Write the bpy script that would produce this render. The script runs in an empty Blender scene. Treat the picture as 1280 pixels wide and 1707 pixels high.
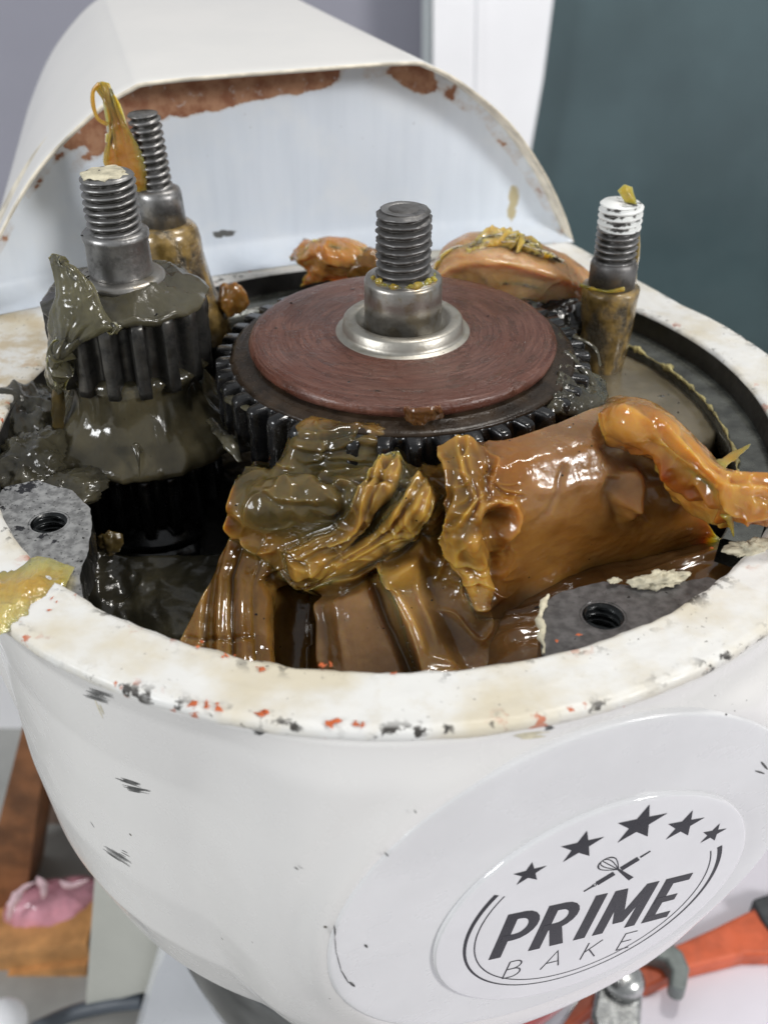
import bpy, math, random
import numpy as np
from mathutils import Vector, geometry

# ------------------------------------------------------------------ camera, world, light
CM = 0.01                                   # everything below is measured in centimetres
PITCH = math.radians(34.86)
CAM = np.array([-0.07, -22.07, 12.34])
FOC = 1759.0                                # focal length in photo pixels (1280 x 1707)
scn = bpy.context.scene
col = scn.collection

cam_d = bpy.data.cameras.new('camera')
cam = bpy.data.objects.new('camera', cam_d)
col.objects.link(cam)
cam.location = Vector(CAM) * CM
cam.rotation_euler = (math.pi / 2 - PITCH, 0, 0)
cam_d.sensor_fit = 'AUTO'
cam_d.sensor_width = 36
cam_d.lens = FOC / 1707 * 36
cam_d.clip_start = 0.005
cam_d.clip_end = 50
cam_d.dof.use_dof = True
cam_d.dof.focus_distance = 0.222
cam_d.dof.aperture_fstop = 17
scn.camera = cam

world = bpy.data.worlds.new('World')
scn.world = world
world.use_nodes = True
bg = world.node_tree.nodes['Background']
bg.inputs[0].default_value = (0.93, 0.965, 1.0, 1)
bg.inputs[1].default_value = 0.40


def area(name, loc, target, size, power, colr, size_y=None):
    d = bpy.data.lights.new(name, 'AREA')
    d.energy = power
    d.color = colr
    d.shape = 'RECTANGLE'
    d.size = size * CM
    d.size_y = (size_y or size) * CM
    o = bpy.data.objects.new(name, d)
    col.objects.link(o)
    o.location = Vector(loc) * CM
    o.rotation_euler = (Vector(target) - Vector(loc)).to_track_quat('-Z', 'Y').to_euler()
    return o


area('daylight_overhead', (30, 24, 95), (0, 0, 0), 14, 4.3, (1.0, 0.965, 0.91))
area('window_light', (105, -62, 58), (0, 0, -5), 26, 11.0, (1.0, 0.985, 0.97))
area('left_fill', (-115, -75, 45), (0, 0, -4), 42, 11.0, (0.97, 0.985, 1.0), 36)  # unseen fill lamp, added to brighten the upright faces from the left
scn.view_settings.view_transform = 'Standard'
scn.view_settings.look = 'None'
scn.view_settings.gamma = 1
scn.view_settings.exposure = 0.0
scn.render.engine = 'CYCLES'
scn.cycles.max_bounces = 8
scn.cycles.transparent_max_bounces = 8
try:
    scn.cycles.use_denoising = True
except Exception:
    pass

# ------------------------------------------------------------------ maths helpers
rng = np.random.default_rng(11)
random.seed(5)


def ray(x, y):
    a = (x - 640) / FOC
    b = -(y - 853.5) / FOC
    return np.array([a, math.cos(PITCH) + b * math.sin(PITCH), -math.sin(PITCH) + b * math.cos(PITCH)])


def at(x, y, z):
    """point of height z seen at photo pixel (x, y)"""
    d = ray(x, y)
    return CAM + d * (z - CAM[2]) / d[2]


def atv(x, y, p, n):
    d = ray(x, y)
    p = np.array(p, float)
    n = np.array(n, float)
    return CAM + d * ((p - CAM) @ n) / (d @ n)


def aty(x, y, Y):
    return atv(x, y, (0, Y, 0), (0, 1, 0))


def atc(x, y, r, c):
    """point on the near side of an upright cylinder round c"""
    d = ray(x, y)
    o = CAM[:2] - np.array(c, float)
    a = d[:2] @ d[:2]
    b = 2 * o @ d[:2]
    cc = o @ o - r * r
    t = (-b - math.sqrt(max(b * b - 4 * a * cc, 0))) / (2 * a)
    return CAM + d * t


_perm = np.random.default_rng(3).permutation(256)
_perm = np.concatenate([_perm, _perm, _perm])
_grad = np.random.default_rng(4).normal(size=(256, 3))
_grad /= np.linalg.norm(_grad, axis=1)[:, None]


def nz(P, s=1.0, seed=0.0):
    """gradient noise, about -0.6..0.6"""
    P = np.asarray(P, float) * s + np.array([seed * 7.31, seed * 3.77, seed * 5.13])
    i = np.floor(P).astype(int)
    f = P - i
    u = f * f * f * (f * (f * 6 - 15) + 10)
    out = 0
    for dx in (0, 1):
        for dy in (0, 1):
            for dz in (0, 1):
                h = _perm[(_perm[(_perm[(i[..., 0] + dx) & 255] + i[..., 1] + dy) & 255] + i[..., 2] + dz) & 255]
                g = _grad[h]
                d = (f - np.array([dx, dy, dz]))
                w = (u[..., 0] if dx else 1 - u[..., 0]) * (u[..., 1] if dy else 1 - u[..., 1]) * (u[..., 2] if dz else 1 - u[..., 2])
                out = out + w * (g * d).sum(-1)
    return out


def fbm(P, s=1.0, seed=0.0, o=4):
    r = 0
    a = 1.0
    for k in range(o):
        r = r + a * nz(P, s * 2 ** k, seed + k * 1.7)
        a *= 0.5
    return r


def ridge(P, s=1.0, seed=0.0):
    return 1 - np.abs(nz(P, s, seed)) * 2.4


def sm(x, a, b):
    t = np.clip((x - a) / (b - a), 0, 1)
    return t * t * (3 - 2 * t)


def crom(A, n):
    """Catmull-Rom along axis 0, n samples"""
    A = np.asarray(A, float)
    m = len(A)
    if m == 2:
        t = np.linspace(0, 1, n).reshape((-1,) + (1,) * (A.ndim - 1))
        return A[0] * (1 - t) + A[1] * t
    ext = np.concatenate([[2 * A[0] - A[1]], A, [2 * A[-1] - A[-2]]])
    t = np.linspace(0, m - 1 - 1e-9, n)
    k = np.floor(t).astype(int)
    f = (t - k).reshape((-1,) + (1,) * (A.ndim - 1))
    p0, p1, p2, p3 = ext[k], ext[k + 1], ext[k + 2], ext[k + 3]
    return 0.5 * (2 * p1 + (p2 - p0) * f + (2 * p0 - 5 * p1 + 4 * p2 - p3) * f ** 2 + (3 * p1 - p0 - 3 * p2 + p3) * f ** 3)


def grid_faces(nr, nc, wrap=False):
    F = []
    for i in range(nr - 1):
        for j in range(nc if wrap else nc - 1):
            j2 = (j + 1) % nc
            F.append((i * nc + j, i * nc + j2, (i + 1) * nc + j2, (i + 1) * nc + j))
    return F


def grid_normals(G):
    du = np.gradient(G, axis=0)
    dv = np.gradient(G, axis=1)
    N = np.cross(dv, du)
    N /= np.linalg.norm(N, axis=2)[..., None] + 1e-12
    return N


# ------------------------------------------------------------------ object helpers
ORG = {}


def thing(name, label, cat, loc, group=None):
    o = bpy.data.objects.new(name, None)
    col.objects.link(o)
    o.empty_display_size = 0.01
    o.location = Vector(loc) * CM
    ORG[o] = np.array(loc, float)
    tag(o, label, cat, group)
    return o


def tag(o, label=None, cat=None, group=None, kind=None):
    if label:
        o['label'] = label
    if cat:
        o['category'] = cat
    if group:
        o['group'] = group
    if kind:
        o['kind'] = kind
    return o


def mk(name, V, F, mat, parent=None, smooth=True, uv=None, attr=None, origin=None):
    V = np.asarray(V, float)
    if parent is not None:
        org = ORG[parent]
    elif origin is not None:
        org = np.array(origin, float)
    else:
        org = np.array([(V[:, 0].min() + V[:, 0].max()) / 2, (V[:, 1].min() + V[:, 1].max()) / 2, V[:, 2].min()])
    me = bpy.data.meshes.new(name)
    me.from_pydata(((V - org) * CM).tolist(), [], [tuple(int(i) for i in f) for f in F])
    if smooth:
        me.polygons.foreach_set('use_smooth', [True] * len(me.polygons))
    if uv is not None:
        ul = me.uv_layers.new(name='UVMap')
        vi = np.empty(len(me.loops), dtype=np.int32)
        me.loops.foreach_get('vertex_index', vi)
        ul.data.foreach_set('uv', np.asarray(uv, float)[vi].ravel())
    if attr:
        for k, a in attr.items():
            at_ = me.attributes.new(k, 'FLOAT', 'POINT')
            at_.data.foreach_set('value', np.asarray(a, float))
    if 'thread' in name and len(LAST.get('groove', ())) == len(V):
        at_ = me.attributes.new('groove', 'FLOAT', 'POINT')
        at_.data.foreach_set('value', LAST['groove'])
    me.materials.append(mat)
    me.update()
    o = bpy.data.objects.new(name, me)
    col.objects.link(o)
    ORG[o] = org
    if parent is not None:
        o.parent = parent
    else:
        o.location = Vector(org) * CM
    return o


def join(parts):
    V = []
    F = []
    k = 0
    for v, f in parts:
        V.append(np.asarray(v, float))
        F += [tuple(i + k for i in q) for q in f]
        k += len(v)
    return np.concatenate(V), F


def lathe(prof, c=(0, 0), n=64, noise=None, znoise=None, cap=True, tilt=(0, 0), z0=0.0, arc=None):
    """prof: (r, z) list bottom to top or any order; tilt = dx, dy per cm of height above z0"""
    prof = np.asarray(prof, float)
    if arc:
        a = np.linspace(arc[0], arc[1], n)
    else:
        a = np.arange(n) * 2 * math.pi / n
    R = np.repeat(prof[:, 0][:, None], n, 1)
    Z = np.repeat(prof[:, 1][:, None], n, 1)
    X = R * np.cos(a)
    Y = R * np.sin(a)
    G = np.stack([X, Y, Z], -1)
    if noise is not None:
        dr = noise(G, a[None, :], Z)
        f = (R + dr) / np.maximum(R, 1e-6)
        G[..., 0] *= f
        G[..., 1] *= f
    if znoise is not None:
        G[..., 2] += znoise(G, a[None, :], Z)
    G[..., 0] += c[0] + tilt[0] * (G[..., 2] - z0)
    G[..., 1] += c[1] + tilt[1] * (G[..., 2] - z0)
    V = G.reshape(-1, 3)
    up = prof[-1, 1] >= prof[0, 1]
    F = grid_faces(len(prof), n, wrap=not arc)
    if not up:
        F = [tuple(reversed(f)) for f in F]
    if cap and not arc:
        lo = tuple(range(n))
        hi = tuple((len(prof) - 1) * n + i for i in range(n))
        if prof[0, 0] > 1e-4:
            F.append(lo if not up else tuple(reversed(lo)))
        if prof[-1, 0] > 1e-4:
            F.append(hi if up else tuple(reversed(hi)))
    return V, F


LAST = {}


def thread(r, z0, z1, pitch, depth, c, n=56, tilt=(0, 0), zt=0.0, wear=0.0, seed=0, chamfer=0.12, sleeve=False):
    """a real helical thread as one surface; sleeve = inward facing (tapped hole)"""
    steps = int((z1 - z0) / pitch * 12)
    z = np.linspace(z0, z1, steps)
    a = np.arange(n) * 2 * math.pi / n
    Z, A = np.meshgrid(z, a, indexing='ij')
    ph = (Z / pitch - A / (2 * math.pi)) % 1.0
    tri = 1 - np.abs(ph * 2 - 1)
    prof = np.clip((tri - 0.10) / 0.70, 0, 1)
    R = r - depth * (1 - prof)
    if chamfer:
        R = np.minimum(R, r - np.clip((Z - (z1 - chamfer)), 0, 1) * 1.0)
    if wear:
        Q = np.stack([np.cos(A) * r, np.sin(A) * r, Z], -1)
        R = R + wear * fbm(Q, 5, seed, 3)
    LAST['groove'] = (1 - prof).ravel()
    G = np.stack([c[0] + R * np.cos(A) + tilt[0] * (Z - zt), c[1] + R * np.sin(A) + tilt[1] * (Z - zt), Z], -1)
    F = grid_faces(steps, n, wrap=True)
    if sleeve:
        F = [tuple(reversed(f)) for f in F]
    else:
        F.append(tuple((steps - 1) * n + i for i in range(n)))
    return G.reshape(-1, 3), F


def gear(c, z0, z1, ro, depth, teeth, phase=0.0, bev=0.06, chip=0.0, seed=0, rin=None):
    pts = []
    for k in range(teeth):
        for fr, rr in ((0.0, ro - depth), (0.20, ro - depth), (0.27, ro - depth * 0.75), (0.36, ro - 0.03), (0.40, ro), (0.70, ro), (0.74, ro - 0.03), (0.83, ro - depth * 0.75), (0.90, ro - depth)):
            pts.append((rr, (k + fr) * 2 * math.pi / teeth + phase))
    pts = np.array(pts)
    n = len(pts)
    zs = [(z0, 0)] + [(z0 + (z1 - bev - z0) * t, 0) for t in np.linspace(0.1, 1, 10)] + [(z1 - bev * 0.35, bev * 0.4), (z1, bev * 1.1)]
    rings = []
    for z, ins in zs:
        r = pts[:, 0] - ins
        P = np.stack([r * np.cos(pts[:, 1]), r * np.sin(pts[:, 1]), np.full(n, z)], 1)
        if chip:
            f = 1 + chip * fbm(P, 3.0, seed, 3) / r
            P[:, :2] *= f[:, None]
        rings.append(P)
    ri = (rin or (ro - depth) * 0.6)
    rings.append(np.stack([ri * np.cos(pts[:, 1]), ri * np.sin(pts[:, 1]), np.full(n, z1 + 0.001)], 1))
    G = np.array(rings)
    G[..., 0] += c[0]
    G[..., 1] += c[1]
    F = grid_faces(len(rings), n, wrap=True)
    F.append(tuple(reversed(range(n))))
    F.append(tuple((len(rings) - 1) * n + i for i in range(n)))
    return G.reshape(-1, 3), F


def solid(G, th, uvs=None, down=None):
    """closed body from a grid surface: th = thickness (scalar or grid) against the normal"""
    nr, nc, _ = G.shape
    N = grid_normals(G)
    if down is not None:
        N = N * 0 + np.array(down)
        B = G + N * np.asarray(th)[..., None] if np.ndim(th) else G + N * th
    else:
        B = G - N * (np.asarray(th)[..., None] if np.ndim(th) else th)
    V = np.concatenate([G.reshape(-1, 3), B.reshape(-1, 3)])
    k = nr * nc
    F = grid_faces(nr, nc)
    F = [tuple(reversed(f)) for f in F]
    F += [tuple(i + k for i in f) for f in grid_faces(nr, nc)]
    bd = [j for j in range(nc)] + [i * nc + nc - 1 for i in range(1, nr)] + [(nr - 1) * nc + j for j in range(nc - 2, -1, -1)] + [i * nc for i in range(nr - 2, 0, -1)]
    for a, b in zip(bd, bd[1:] + bd[:1]):
        F.append((a, b, b + k, a + k))
    return V, F


def patch(name, rows, mat, th=0.5, nu=70, nv=70, lump=(0.05, 0.9), fine=(0.012, 4.0), streak=(0.0, 3, 40), fold=(0.0, 1.0), seed=1.0, parent=None, P=None, round_=None, taper=True):
    """greasy lump: control rows (top to bottom, left to right) smoothed, wrinkled and given thickness.
    streak = amplitude, frequency along, frequency across"""
    A = np.array([[np.array(q, float) for q in r] for r in rows])
    G = crom(A, nu)
    G = crom(G.transpose(1, 0, 2), nv).transpose(1, 0, 2)
    U, V_ = np.meshgrid(np.linspace(0, 1, nu), np.linspace(0, 1, nv), indexing='ij')
    N = grid_normals(G)
    # make normals face the camera side
    s = np.sign(((CAM - G) * N).sum(-1).mean())
    flip = s < 0
    if flip:
        N = -N
    edge = np.minimum(np.minimum(U, 1 - U), np.minimum(V_, 1 - V_))
    wp = G + 0.55 * np.stack([nz(G, 0.7, seed + 20), nz(G, 0.7, seed + 21), nz(G, 0.7, seed + 22)], -1)
    d = lump[0] * fbm(wp, lump[1], seed, 3) + fine[0] * fbm(wp, fine[1], seed + 9, 3)
    if streak[0]:
        Wv = V_ + 0.05 * nz(G, 0.9, seed + 30) + 0.02 * nz(G, 2.5, seed + 31)
        Q = np.stack([U * streak[1], Wv * streak[2], U * 0 + seed], -1)
        Q2 = np.stack([U * streak[1] * 1.6, Wv * streak[2] * 2.7, U * 0 + seed + 5], -1)
        msk = 0.35 + 0.65 * sm(nz(G, 0.8, seed + 33), -.25, .3)
        d = d + streak[0] * msk * (nz(Q, 1.0, seed + 4) + .35 * nz(Q2, 1.0, seed + 6))
    if fold[0]:
        rg = np.clip(ridge(wp, fold[1], seed + 12) - .55, 0, 1) / .45
        d = d + fold[0] * rg ** 2 * sm(nz(G, .7, seed + 40), -.15, .25)
    d = d - (.55 * th if round_ is None else round_) * (1 - sm(edge, -.02, 0.16)) ** 2
    G = G + N * d[..., None]
    tt = th * (0.25 + 0.75 * sm(edge, 0, 0.2)) if taper else np.full(edge.shape, th)
    if flip:
        G = G[:, ::-1]
        tt = tt[:, ::-1]
        V_ = V_[:, ::-1]
    N = grid_normals(G)
    if ((CAM - G) * N).sum(-1).mean() < 0:
        N = -N
    B = G - N * tt[..., None]
    nr, nc = U.shape
    k = nr * nc
    Vv = np.concatenate([G.reshape(-1, 3), B.reshape(-1, 3)])
    f0 = grid_faces(nr, nc)
    F = list(f0) + [tuple(i + k for i in reversed(f)) for f in f0]
    bd = [j for j in range(nc)] + [i * nc + nc - 1 for i in range(1, nr)] + [(nr - 1) * nc + j for j in range(nc - 2, -1, -1)] + [i * nc for i in range(nr - 2, 0, -1)]
    for a, b in zip(bd, bd[1:] + bd[:1]):
        F.append((b, a, a + k, b + k))
    uv = np.concatenate([np.stack([U, V_], -1).reshape(-1, 2)] * 2)
    o = mk(name, Vv, F, mat, parent, uv=uv)
    return o


def tube(pts, radii, n=18, m=60, squash=None, noise=0.0, seed=0.0, nsc=1.5, twist=0.0, streak=0.0):
    """tapered tube through points; squash = (flatness, axis vector)"""
    C = crom(np.asarray(pts, float), m)
    R = crom(np.asarray(radii, float)[:, None] if np.ndim(radii) else np.full((len(pts), 1), radii), m)[:, 0]
    R = np.maximum(R, 0.004)
    T = np.gradient(C, axis=0)
    T /= np.linalg.norm(T, axis=1)[:, None]
    ref = np.array(squash[1], float) if squash else np.array([0.13, 0.2, 1.0])
    A = np.arange(n) * 2 * math.pi / n
    G = np.zeros((m, n, 3))
    fl = squash[0] if squash else 1.0
    for i in range(m):
        b = ref - T[i] * (ref @ T[i])
        b /= np.linalg.norm(b) + 1e-9
        c = np.cross(T[i], b)
        aa = A + twist * i / m
        r = np.full(n, R[i])
        if streak:
            r = r * (1 + streak * nz(np.stack([np.cos(A) * 4, np.sin(A) * 4, np.full(n, i / m * 1.5)], -1), 1.0, seed))
        G[i] = C[i] + r[:, None] * (np.cos(aa)[:, None] * c + fl * np.sin(aa)[:, None] * b)
    if noise:
        cen = C[:, None, :]
        D = G - cen
        G = G + D * (noise * fbm(G, nsc, seed, 3))[..., None] / 1.0
    V = G.reshape(-1, 3)
    F = grid_faces(m, n, wrap=True)
    F.append(tuple(reversed(range(n))))
    F.append(tuple((m - 1) * n + i for i in range(n)))
    return V, F


def ball(c, rad, seed=0.0, amp=0.25, sc=1.2, n=28, rot=0.0, fold=0.0):
    u = np.linspace(0.02, math.pi - 0.02, n)
    v = np.arange(2 * n) * math.pi / n
    U, W = np.meshgrid(u, v, indexing='ij')
    D = np.stack([np.sin(U) * np.cos(W), np.sin(U) * np.sin(W), np.cos(U)], -1)
    f = 1 + amp * fbm(D * np.array(rad) / max(rad), sc, seed, 4)
    if fold:
        f = f + fold * np.clip(ridge(D, sc * 1.6, seed + 5), 0, 1) ** 3
    G = D * f[..., None] * np.array(rad)
    cr, sr = math.cos(rot), math.sin(rot)
    G = np.stack([G[..., 0] * cr - G[..., 1] * sr, G[..., 0] * sr + G[..., 1] * cr, G[..., 2]], -1) + np.array(c)
    F = [tuple(reversed(f)) for f in grid_faces(n, 2 * n, wrap=True)]
    F.append(tuple(range(2 * n)))
    F.append(tuple(reversed([(n - 1) * 2 * n + i for i in range(2 * n)])))
    return G.reshape(-1, 3), F


def box(a, b):
    x0, y0, z0 = a
    x1, y1, z1 = b
    V = [(x0, y0, z0), (x1, y0, z0), (x1, y1, z0), (x0, y1, z0), (x0, y0, z1), (x1, y0, z1), (x1, y1, z1), (x0, y1, z1)]
    F = [(3, 2, 1, 0), (4, 5, 6, 7), (0, 1, 5, 4), (1, 2, 6, 5), (2, 3, 7, 6), (3, 0, 4, 7)]
    return V, F


def prism(pts, dvec):
    """flat polygon pts (3D) pushed along dvec"""
    P = np.asarray(pts, float)
    n = len(P)
    V = np.concatenate([P, P + np.asarray(dvec, float)])
    F = [tuple(reversed(range(n))), tuple(range(n, 2 * n))]
    F += [(i, (i + 1) % n, n + (i + 1) % n, n + i) for i in range(n)]
    return V, F


def bevel(o, w=0.05, seg=2):
    m = o.modifiers.new('bevel', 'BEVEL')
    m.width = w * CM
    m.segments = seg
    m.limit_method = 'ANGLE'
    m.angle_limit = math.radians(40)
    return o


# ------------------------------------------------------------------ materials
class NT:
    def __init__(s, name):
        s.m = bpy.data.materials.new(name)
        s.m.use_nodes = True
        s.t = s.m.node_tree
        s.b = s.t.nodes['Principled BSDF']

    def n(s, typ, **kw):
        nd = s.t.nodes.new(typ)
        for k, v in kw.items():
            if isinstance(k, str) and hasattr(nd, k) and k not in nd.inputs:
                setattr(nd, k, v)
        return nd

    def L(s, a, b):
        s.t.links.new(a, b)

    def coords(s, scale=(100, 100, 100), kind='Object', rot=(0, 0, 0)):
        tc = s.n('ShaderNodeTexCoord')
        mp = s.n('ShaderNodeMapping')
        mp.inputs['Scale'].default_value = scale
        mp.inputs['Rotation'].default_value = rot
        s.L(tc.outputs[kind], mp.inputs['Vector'])
        return mp.outputs[0]

    def noise(s, vec, scale, detail=4, rough=0.55, dist=0.0):
        nd = s.n('ShaderNodeTexNoise')
        nd.inputs['Scale'].default_value = scale
        nd.inputs['Detail'].default_value = detail
        nd.inputs['Roughness'].default_value = rough
        nd.inputs['Distortion'].default_value = dist
        s.L(vec, nd.inputs['Vector'])
        return nd.outputs['Fac']

    def voro(s, vec, scale, feature='F1'):
        nd = s.n('ShaderNodeTexVoronoi')
        nd.feature = feature
        nd.inputs['Scale'].default_value = scale
        s.L(vec, nd.inputs['Vector'])
        return nd.outputs['Distance']

    def ramp(s, fac, a, b, lo=0.0, hi=1.0):
        nd = s.n('ShaderNodeMapRange')
        nd.interpolation_type = 'SMOOTHSTEP'
        nd.inputs['From Min'].default_value = a
        nd.inputs['From Max'].default_value = b
        nd.inputs['To Min'].default_value = lo
        nd.inputs['To Max'].default_value = hi
        s.L(fac, nd.inputs['Value'])
        return nd.outputs[0]

    def math(s, op, a, b=None, c=None):
        nd = s.n('ShaderNodeMath')
        nd.operation = op
        for i, v in enumerate((a, b, c)):
            if v is None:
                continue
            if isinstance(v, (int, float)):
                nd.inputs[i].default_value = v
            else:
                s.L(v, nd.inputs[i])
        return nd.outputs[0]

    def mix(s, fac, a, b):
        nd = s.n('ShaderNodeMix')
        nd.data_type = 'RGBA'
        for sock, v in ((nd.inputs['Factor'], fac), (nd.inputs['A'] if False else nd.inputs[6], a), (nd.inputs[7], b)):
            if isinstance(v, (int, float)):
                sock.default_value = v
            elif isinstance(v, tuple):
                sock.default_value = v if len(v) == 4 else v + (1,)
            else:
                s.L(v, sock)
        return nd.outputs[2]

    def attr(s, name):
        nd = s.n('ShaderNodeAttribute')
        nd.attribute_name = name
        return nd.outputs['Fac']

    def sep(s, vec):
        nd = s.n('ShaderNodeSeparateXYZ')
        s.L(vec, nd.inputs[0])
        return nd.outputs

    def set(s, **kw):
        for k, v in kw.items():
            k = k.replace('_', ' ')
            sock = s.b.inputs[k]
            if isinstance(v, (int, float)):
                sock.default_value = v
            elif isinstance(v, tuple):
                sock.default_value = v if len(v) != 3 or sock.type != 'RGBA' else v + (1,)
            else:
                s.L(v, sock)
        return s

    def bump(s, h, strength=0.3, dist=0.02, normal=None):
        nd = s.n('ShaderNodeBump')
        nd.inputs['Strength'].default_value = strength
        nd.inputs['Distance'].default_value = dist * CM
        s.L(h, nd.inputs['Height'])
        if normal is not None:
            s.L(normal, nd.inputs['Normal'])
        s.L(nd.outputs[0], s.b.inputs['Normal'])
        return nd.outputs[0]


def plain(name, c, rough=0.5, metal=0.0, var=0.12, sc=2.0, bump=0.0, coat=0.0, spec=0.5):
    t = NT(name)
    v = t.coords()
    f = t.noise(v, sc, 5)
    dark = tuple(x * (1 - var * 2) for x in c)
    lite = tuple(min(1, x * (1 + var)) for x in c)
    t.set(Base_Color=t.mix(t.ramp(f, .3, .7), dark, lite), Roughness=t.ramp(t.noise(v, sc * 3, 4), .3, .7, rough * 0.8, min(1, rough * 1.2)), Metallic=metal, Coat_Weight=coat, Specular_IOR_Level=spec)
    if bump:
        t.bump(t.noise(v, sc * 8, 5), bump, 0.02)
    return t.m


def grease(name, c_thin, c_deep, rough=0.22, sss=0.7, rad=(0.45, 0.2, 0.07), scale=0.5, streak=0.35, grit=0.0, fine=0.5, cloud=1.0, matte=0.0):
    t = NT(name)
    v = t.coords()
    uv = t.coords(kind='UV', scale=(2.2, 20, 1))
    base = t.mix(t.ramp(t.noise(v, 0.75 * cloud, 4), .34, .66), c_deep, c_thin)
    st = t.noise(uv, 1.0, 5, .6, .4)
    mk_ = t.ramp(t.noise(v, 0.9, 3), .42, .62)
    base = t.mix(t.ramp(st, .45, .85, 0, .3), base, tuple(x * .62 for x in c_deep))
    if grit:
        g1 = t.ramp(t.voro(v, 3.4), .10, .06)
        g1 = t.math('MULTIPLY', g1, t.ramp(t.noise(v, 2.2, 2), .50, .60, 0, grit))
        base = t.mix(g1, base, (0.012, 0.010, 0.009))
    h = t.math('ADD', t.math('MULTIPLY', t.math('MULTIPLY', st, mk_), streak), t.math('MULTIPLY', t.noise(v, 9.0, 6, .6, .3), fine * .7))
    h = t.math('ADD', h, t.math('MULTIPLY', t.noise(v, 1.9, 3, .5, .8), .8))
    t.bump(h, 0.45, 0.05)
    rr = t.ramp(t.noise(v, 1.6, 4), .35, .65, rough * .55 + matte * .4, rough * 1.35 + matte)
    t.set(Base_Color=base, Roughness=rr, Subsurface_Weight=sss, Subsurface_Radius=rad, Subsurface_Scale=scale * CM, Specular_IOR_Level=0.5, IOR=1.46, Coat_Weight=0.2, Coat_Roughness=0.04)
    t.b.subsurface_method = 'RANDOM_WALK'
    return t.m


def steel(name, c=(0.42, 0.41, 0.40), rough=0.32, grime=0.5, oil=(0.03, 0.028, 0.024), yellow=0.0):
    t = NT(name)
    v = t.coords()
    ring = t.coords(scale=(60, 60, 900))
    g = t.ramp(t.noise(v, 3.2, 6, .65), .42, .68, 0, grime)
    g = t.math('MINIMUM', 1.0, t.math('ADD', g, t.math('MULTIPLY', t.ramp(t.attr('groove'), .35, .9), t.ramp(t.noise(v, 2.0, 4), .30, .55, .35, 1.0))))
    base = t.mix(g, c, oil)
    if yellow:
        base = t.mix(t.ramp(t.noise(v, 2.3, 4), .52, .62, 0, yellow), base, (.20, .13, .02))
    t.set(Base_Color=base, Metallic=t.math('SUBTRACT', 0.95, t.math('MULTIPLY', g, .55)), Roughness=t.math('ADD', rough, t.math('MULTIPLY', t.noise(v, 6, 4), .18)))
    t.bump(t.math('ADD', t.noise(ring, 1.0, 3), t.noise(v, 14, 4)), .25, .015)
    return t.m


M = {}
# white enamel of the rim flange: stained, chipped to orange primer, peppered with grime
t = NT('stained_rim_paint')
v = t.coords()
e_in = t.attr('inner')
e_out = t.attr('outer')
base = t.mix(t.ramp(t.noise(v, .45, 5), .42, .66, 0, .85), (.765, .76, .735), (.64, .57, .42))
base = t.mix(t.ramp(t.noise(v, 2.2, 6, .6), .50, .75, 0, .6), base, (.66, .62, .53))
left = t.attr('soiled')
base = t.mix(t.math('MULTIPLY', left, t.ramp(t.noise(v, 1.3, 6, .65), .40, .62, 0, .75)), base, (.52, .40, .22))
pep = t.ramp(t.noise(v, 7.5, 6, .66), .63, .68)
pepm = t.math('ADD', t.ramp(t.noise(v, .8, 3), .50, .66, 0, 1), t.math('ADD', t.math('MULTIPLY', e_in, .75), t.math('MULTIPLY', left, .5)))
base = t.mix(t.math('MINIMUM', t.math('MULTIPLY', pep, pepm), 1.0), base, (.07, .06, .05))
lowm = t.ramp(t.noise(v, .55, 2), .46, .60)
prim = t.math('MULTIPLY', t.math('MULTIPLY', t.ramp(t.noise(v, 2.6, 5, .6), .60, .64), lowm), t.math('MAXIMUM', e_out, t.math('MULTIPLY', e_in, .9)))
base = t.mix(prim, base, (.52, .13, .05))
blk = t.math('MULTIPLY', t.math('MULTIPLY', t.ramp(t.noise(v, 3.1, 6, .65), .55, .60), t.ramp(t.noise(v, .8, 3), .44, .58, .15, 1)), t.math('MAXIMUM', t.math('POWER', e_out, 1.3), t.math('POWER', e_in, 1.2)))
base = t.mix(blk, base, (.05, .045, .04))
t.set(Base_Color=base, Roughness=t.ramp(t.noise(v, 2, 4), .3, .7, .3, .6), Specular_IOR_Level=.4)
t.bump(t.math('ADD', t.noise(v, 2.2, 6, .6), t.math('MULTIPLY', t.math('ADD', blk, prim), -.5)), .35, .05)
M['rim'] = t.m

# clean glossy enamel of the body
t = NT('white_enamel')
v = t.coords()
base = t.mix(t.ramp(t.noise(v, .25, 3), .3, .7), (.725, .71, .695), (.765, .75, .73))
sp = t.math('MULTIPLY', t.ramp(t.voro(v, 1.05), .045, .03), t.ramp(t.noise(v, .6, 2), .46, .56))
base = t.mix(sp, base, (.10, .09, .07))
base = t.mix(t.ramp(t.noise(v, 1.2, 5), .70, .78, 0, .35), base, (.60, .56, .46))
t.set(Base_Color=base, Roughness=t.ramp(t.noise(v, 1.5, 4), .3, .7, .20, .30), Specular_IOR_Level=.5, Coat_Weight=.4, Coat_Roughness=.07)
t.bump(t.noise(v, 3.0, 3), .05, .03)
M['enamel'] = t.m

t = NT('hood_enamel')
v = t.coords()
sp = t.math('MULTIPLY', t.ramp(t.voro(v, .9), .05, .035), t.ramp(t.noise(v, .5, 2), .46, .56))
base = t.mix(t.ramp(t.noise(v, .3, 4), .3, .7), (.82, .81, .78), (.86, .845, .81))
base = t.mix(sp, base, (.12, .11, .1))
t.set(Base_Color=base, Roughness=.33, Coat_Weight=.25, Coat_Roughness=.12)
t.bump(t.noise(v, 2.5, 4), .06, .03)
M['hood'] = t.m
M['lip'] = plain('worn_lip_paint', (.74, .68, .56), .5, var=.16, sc=1.6, bump=.2)

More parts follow.
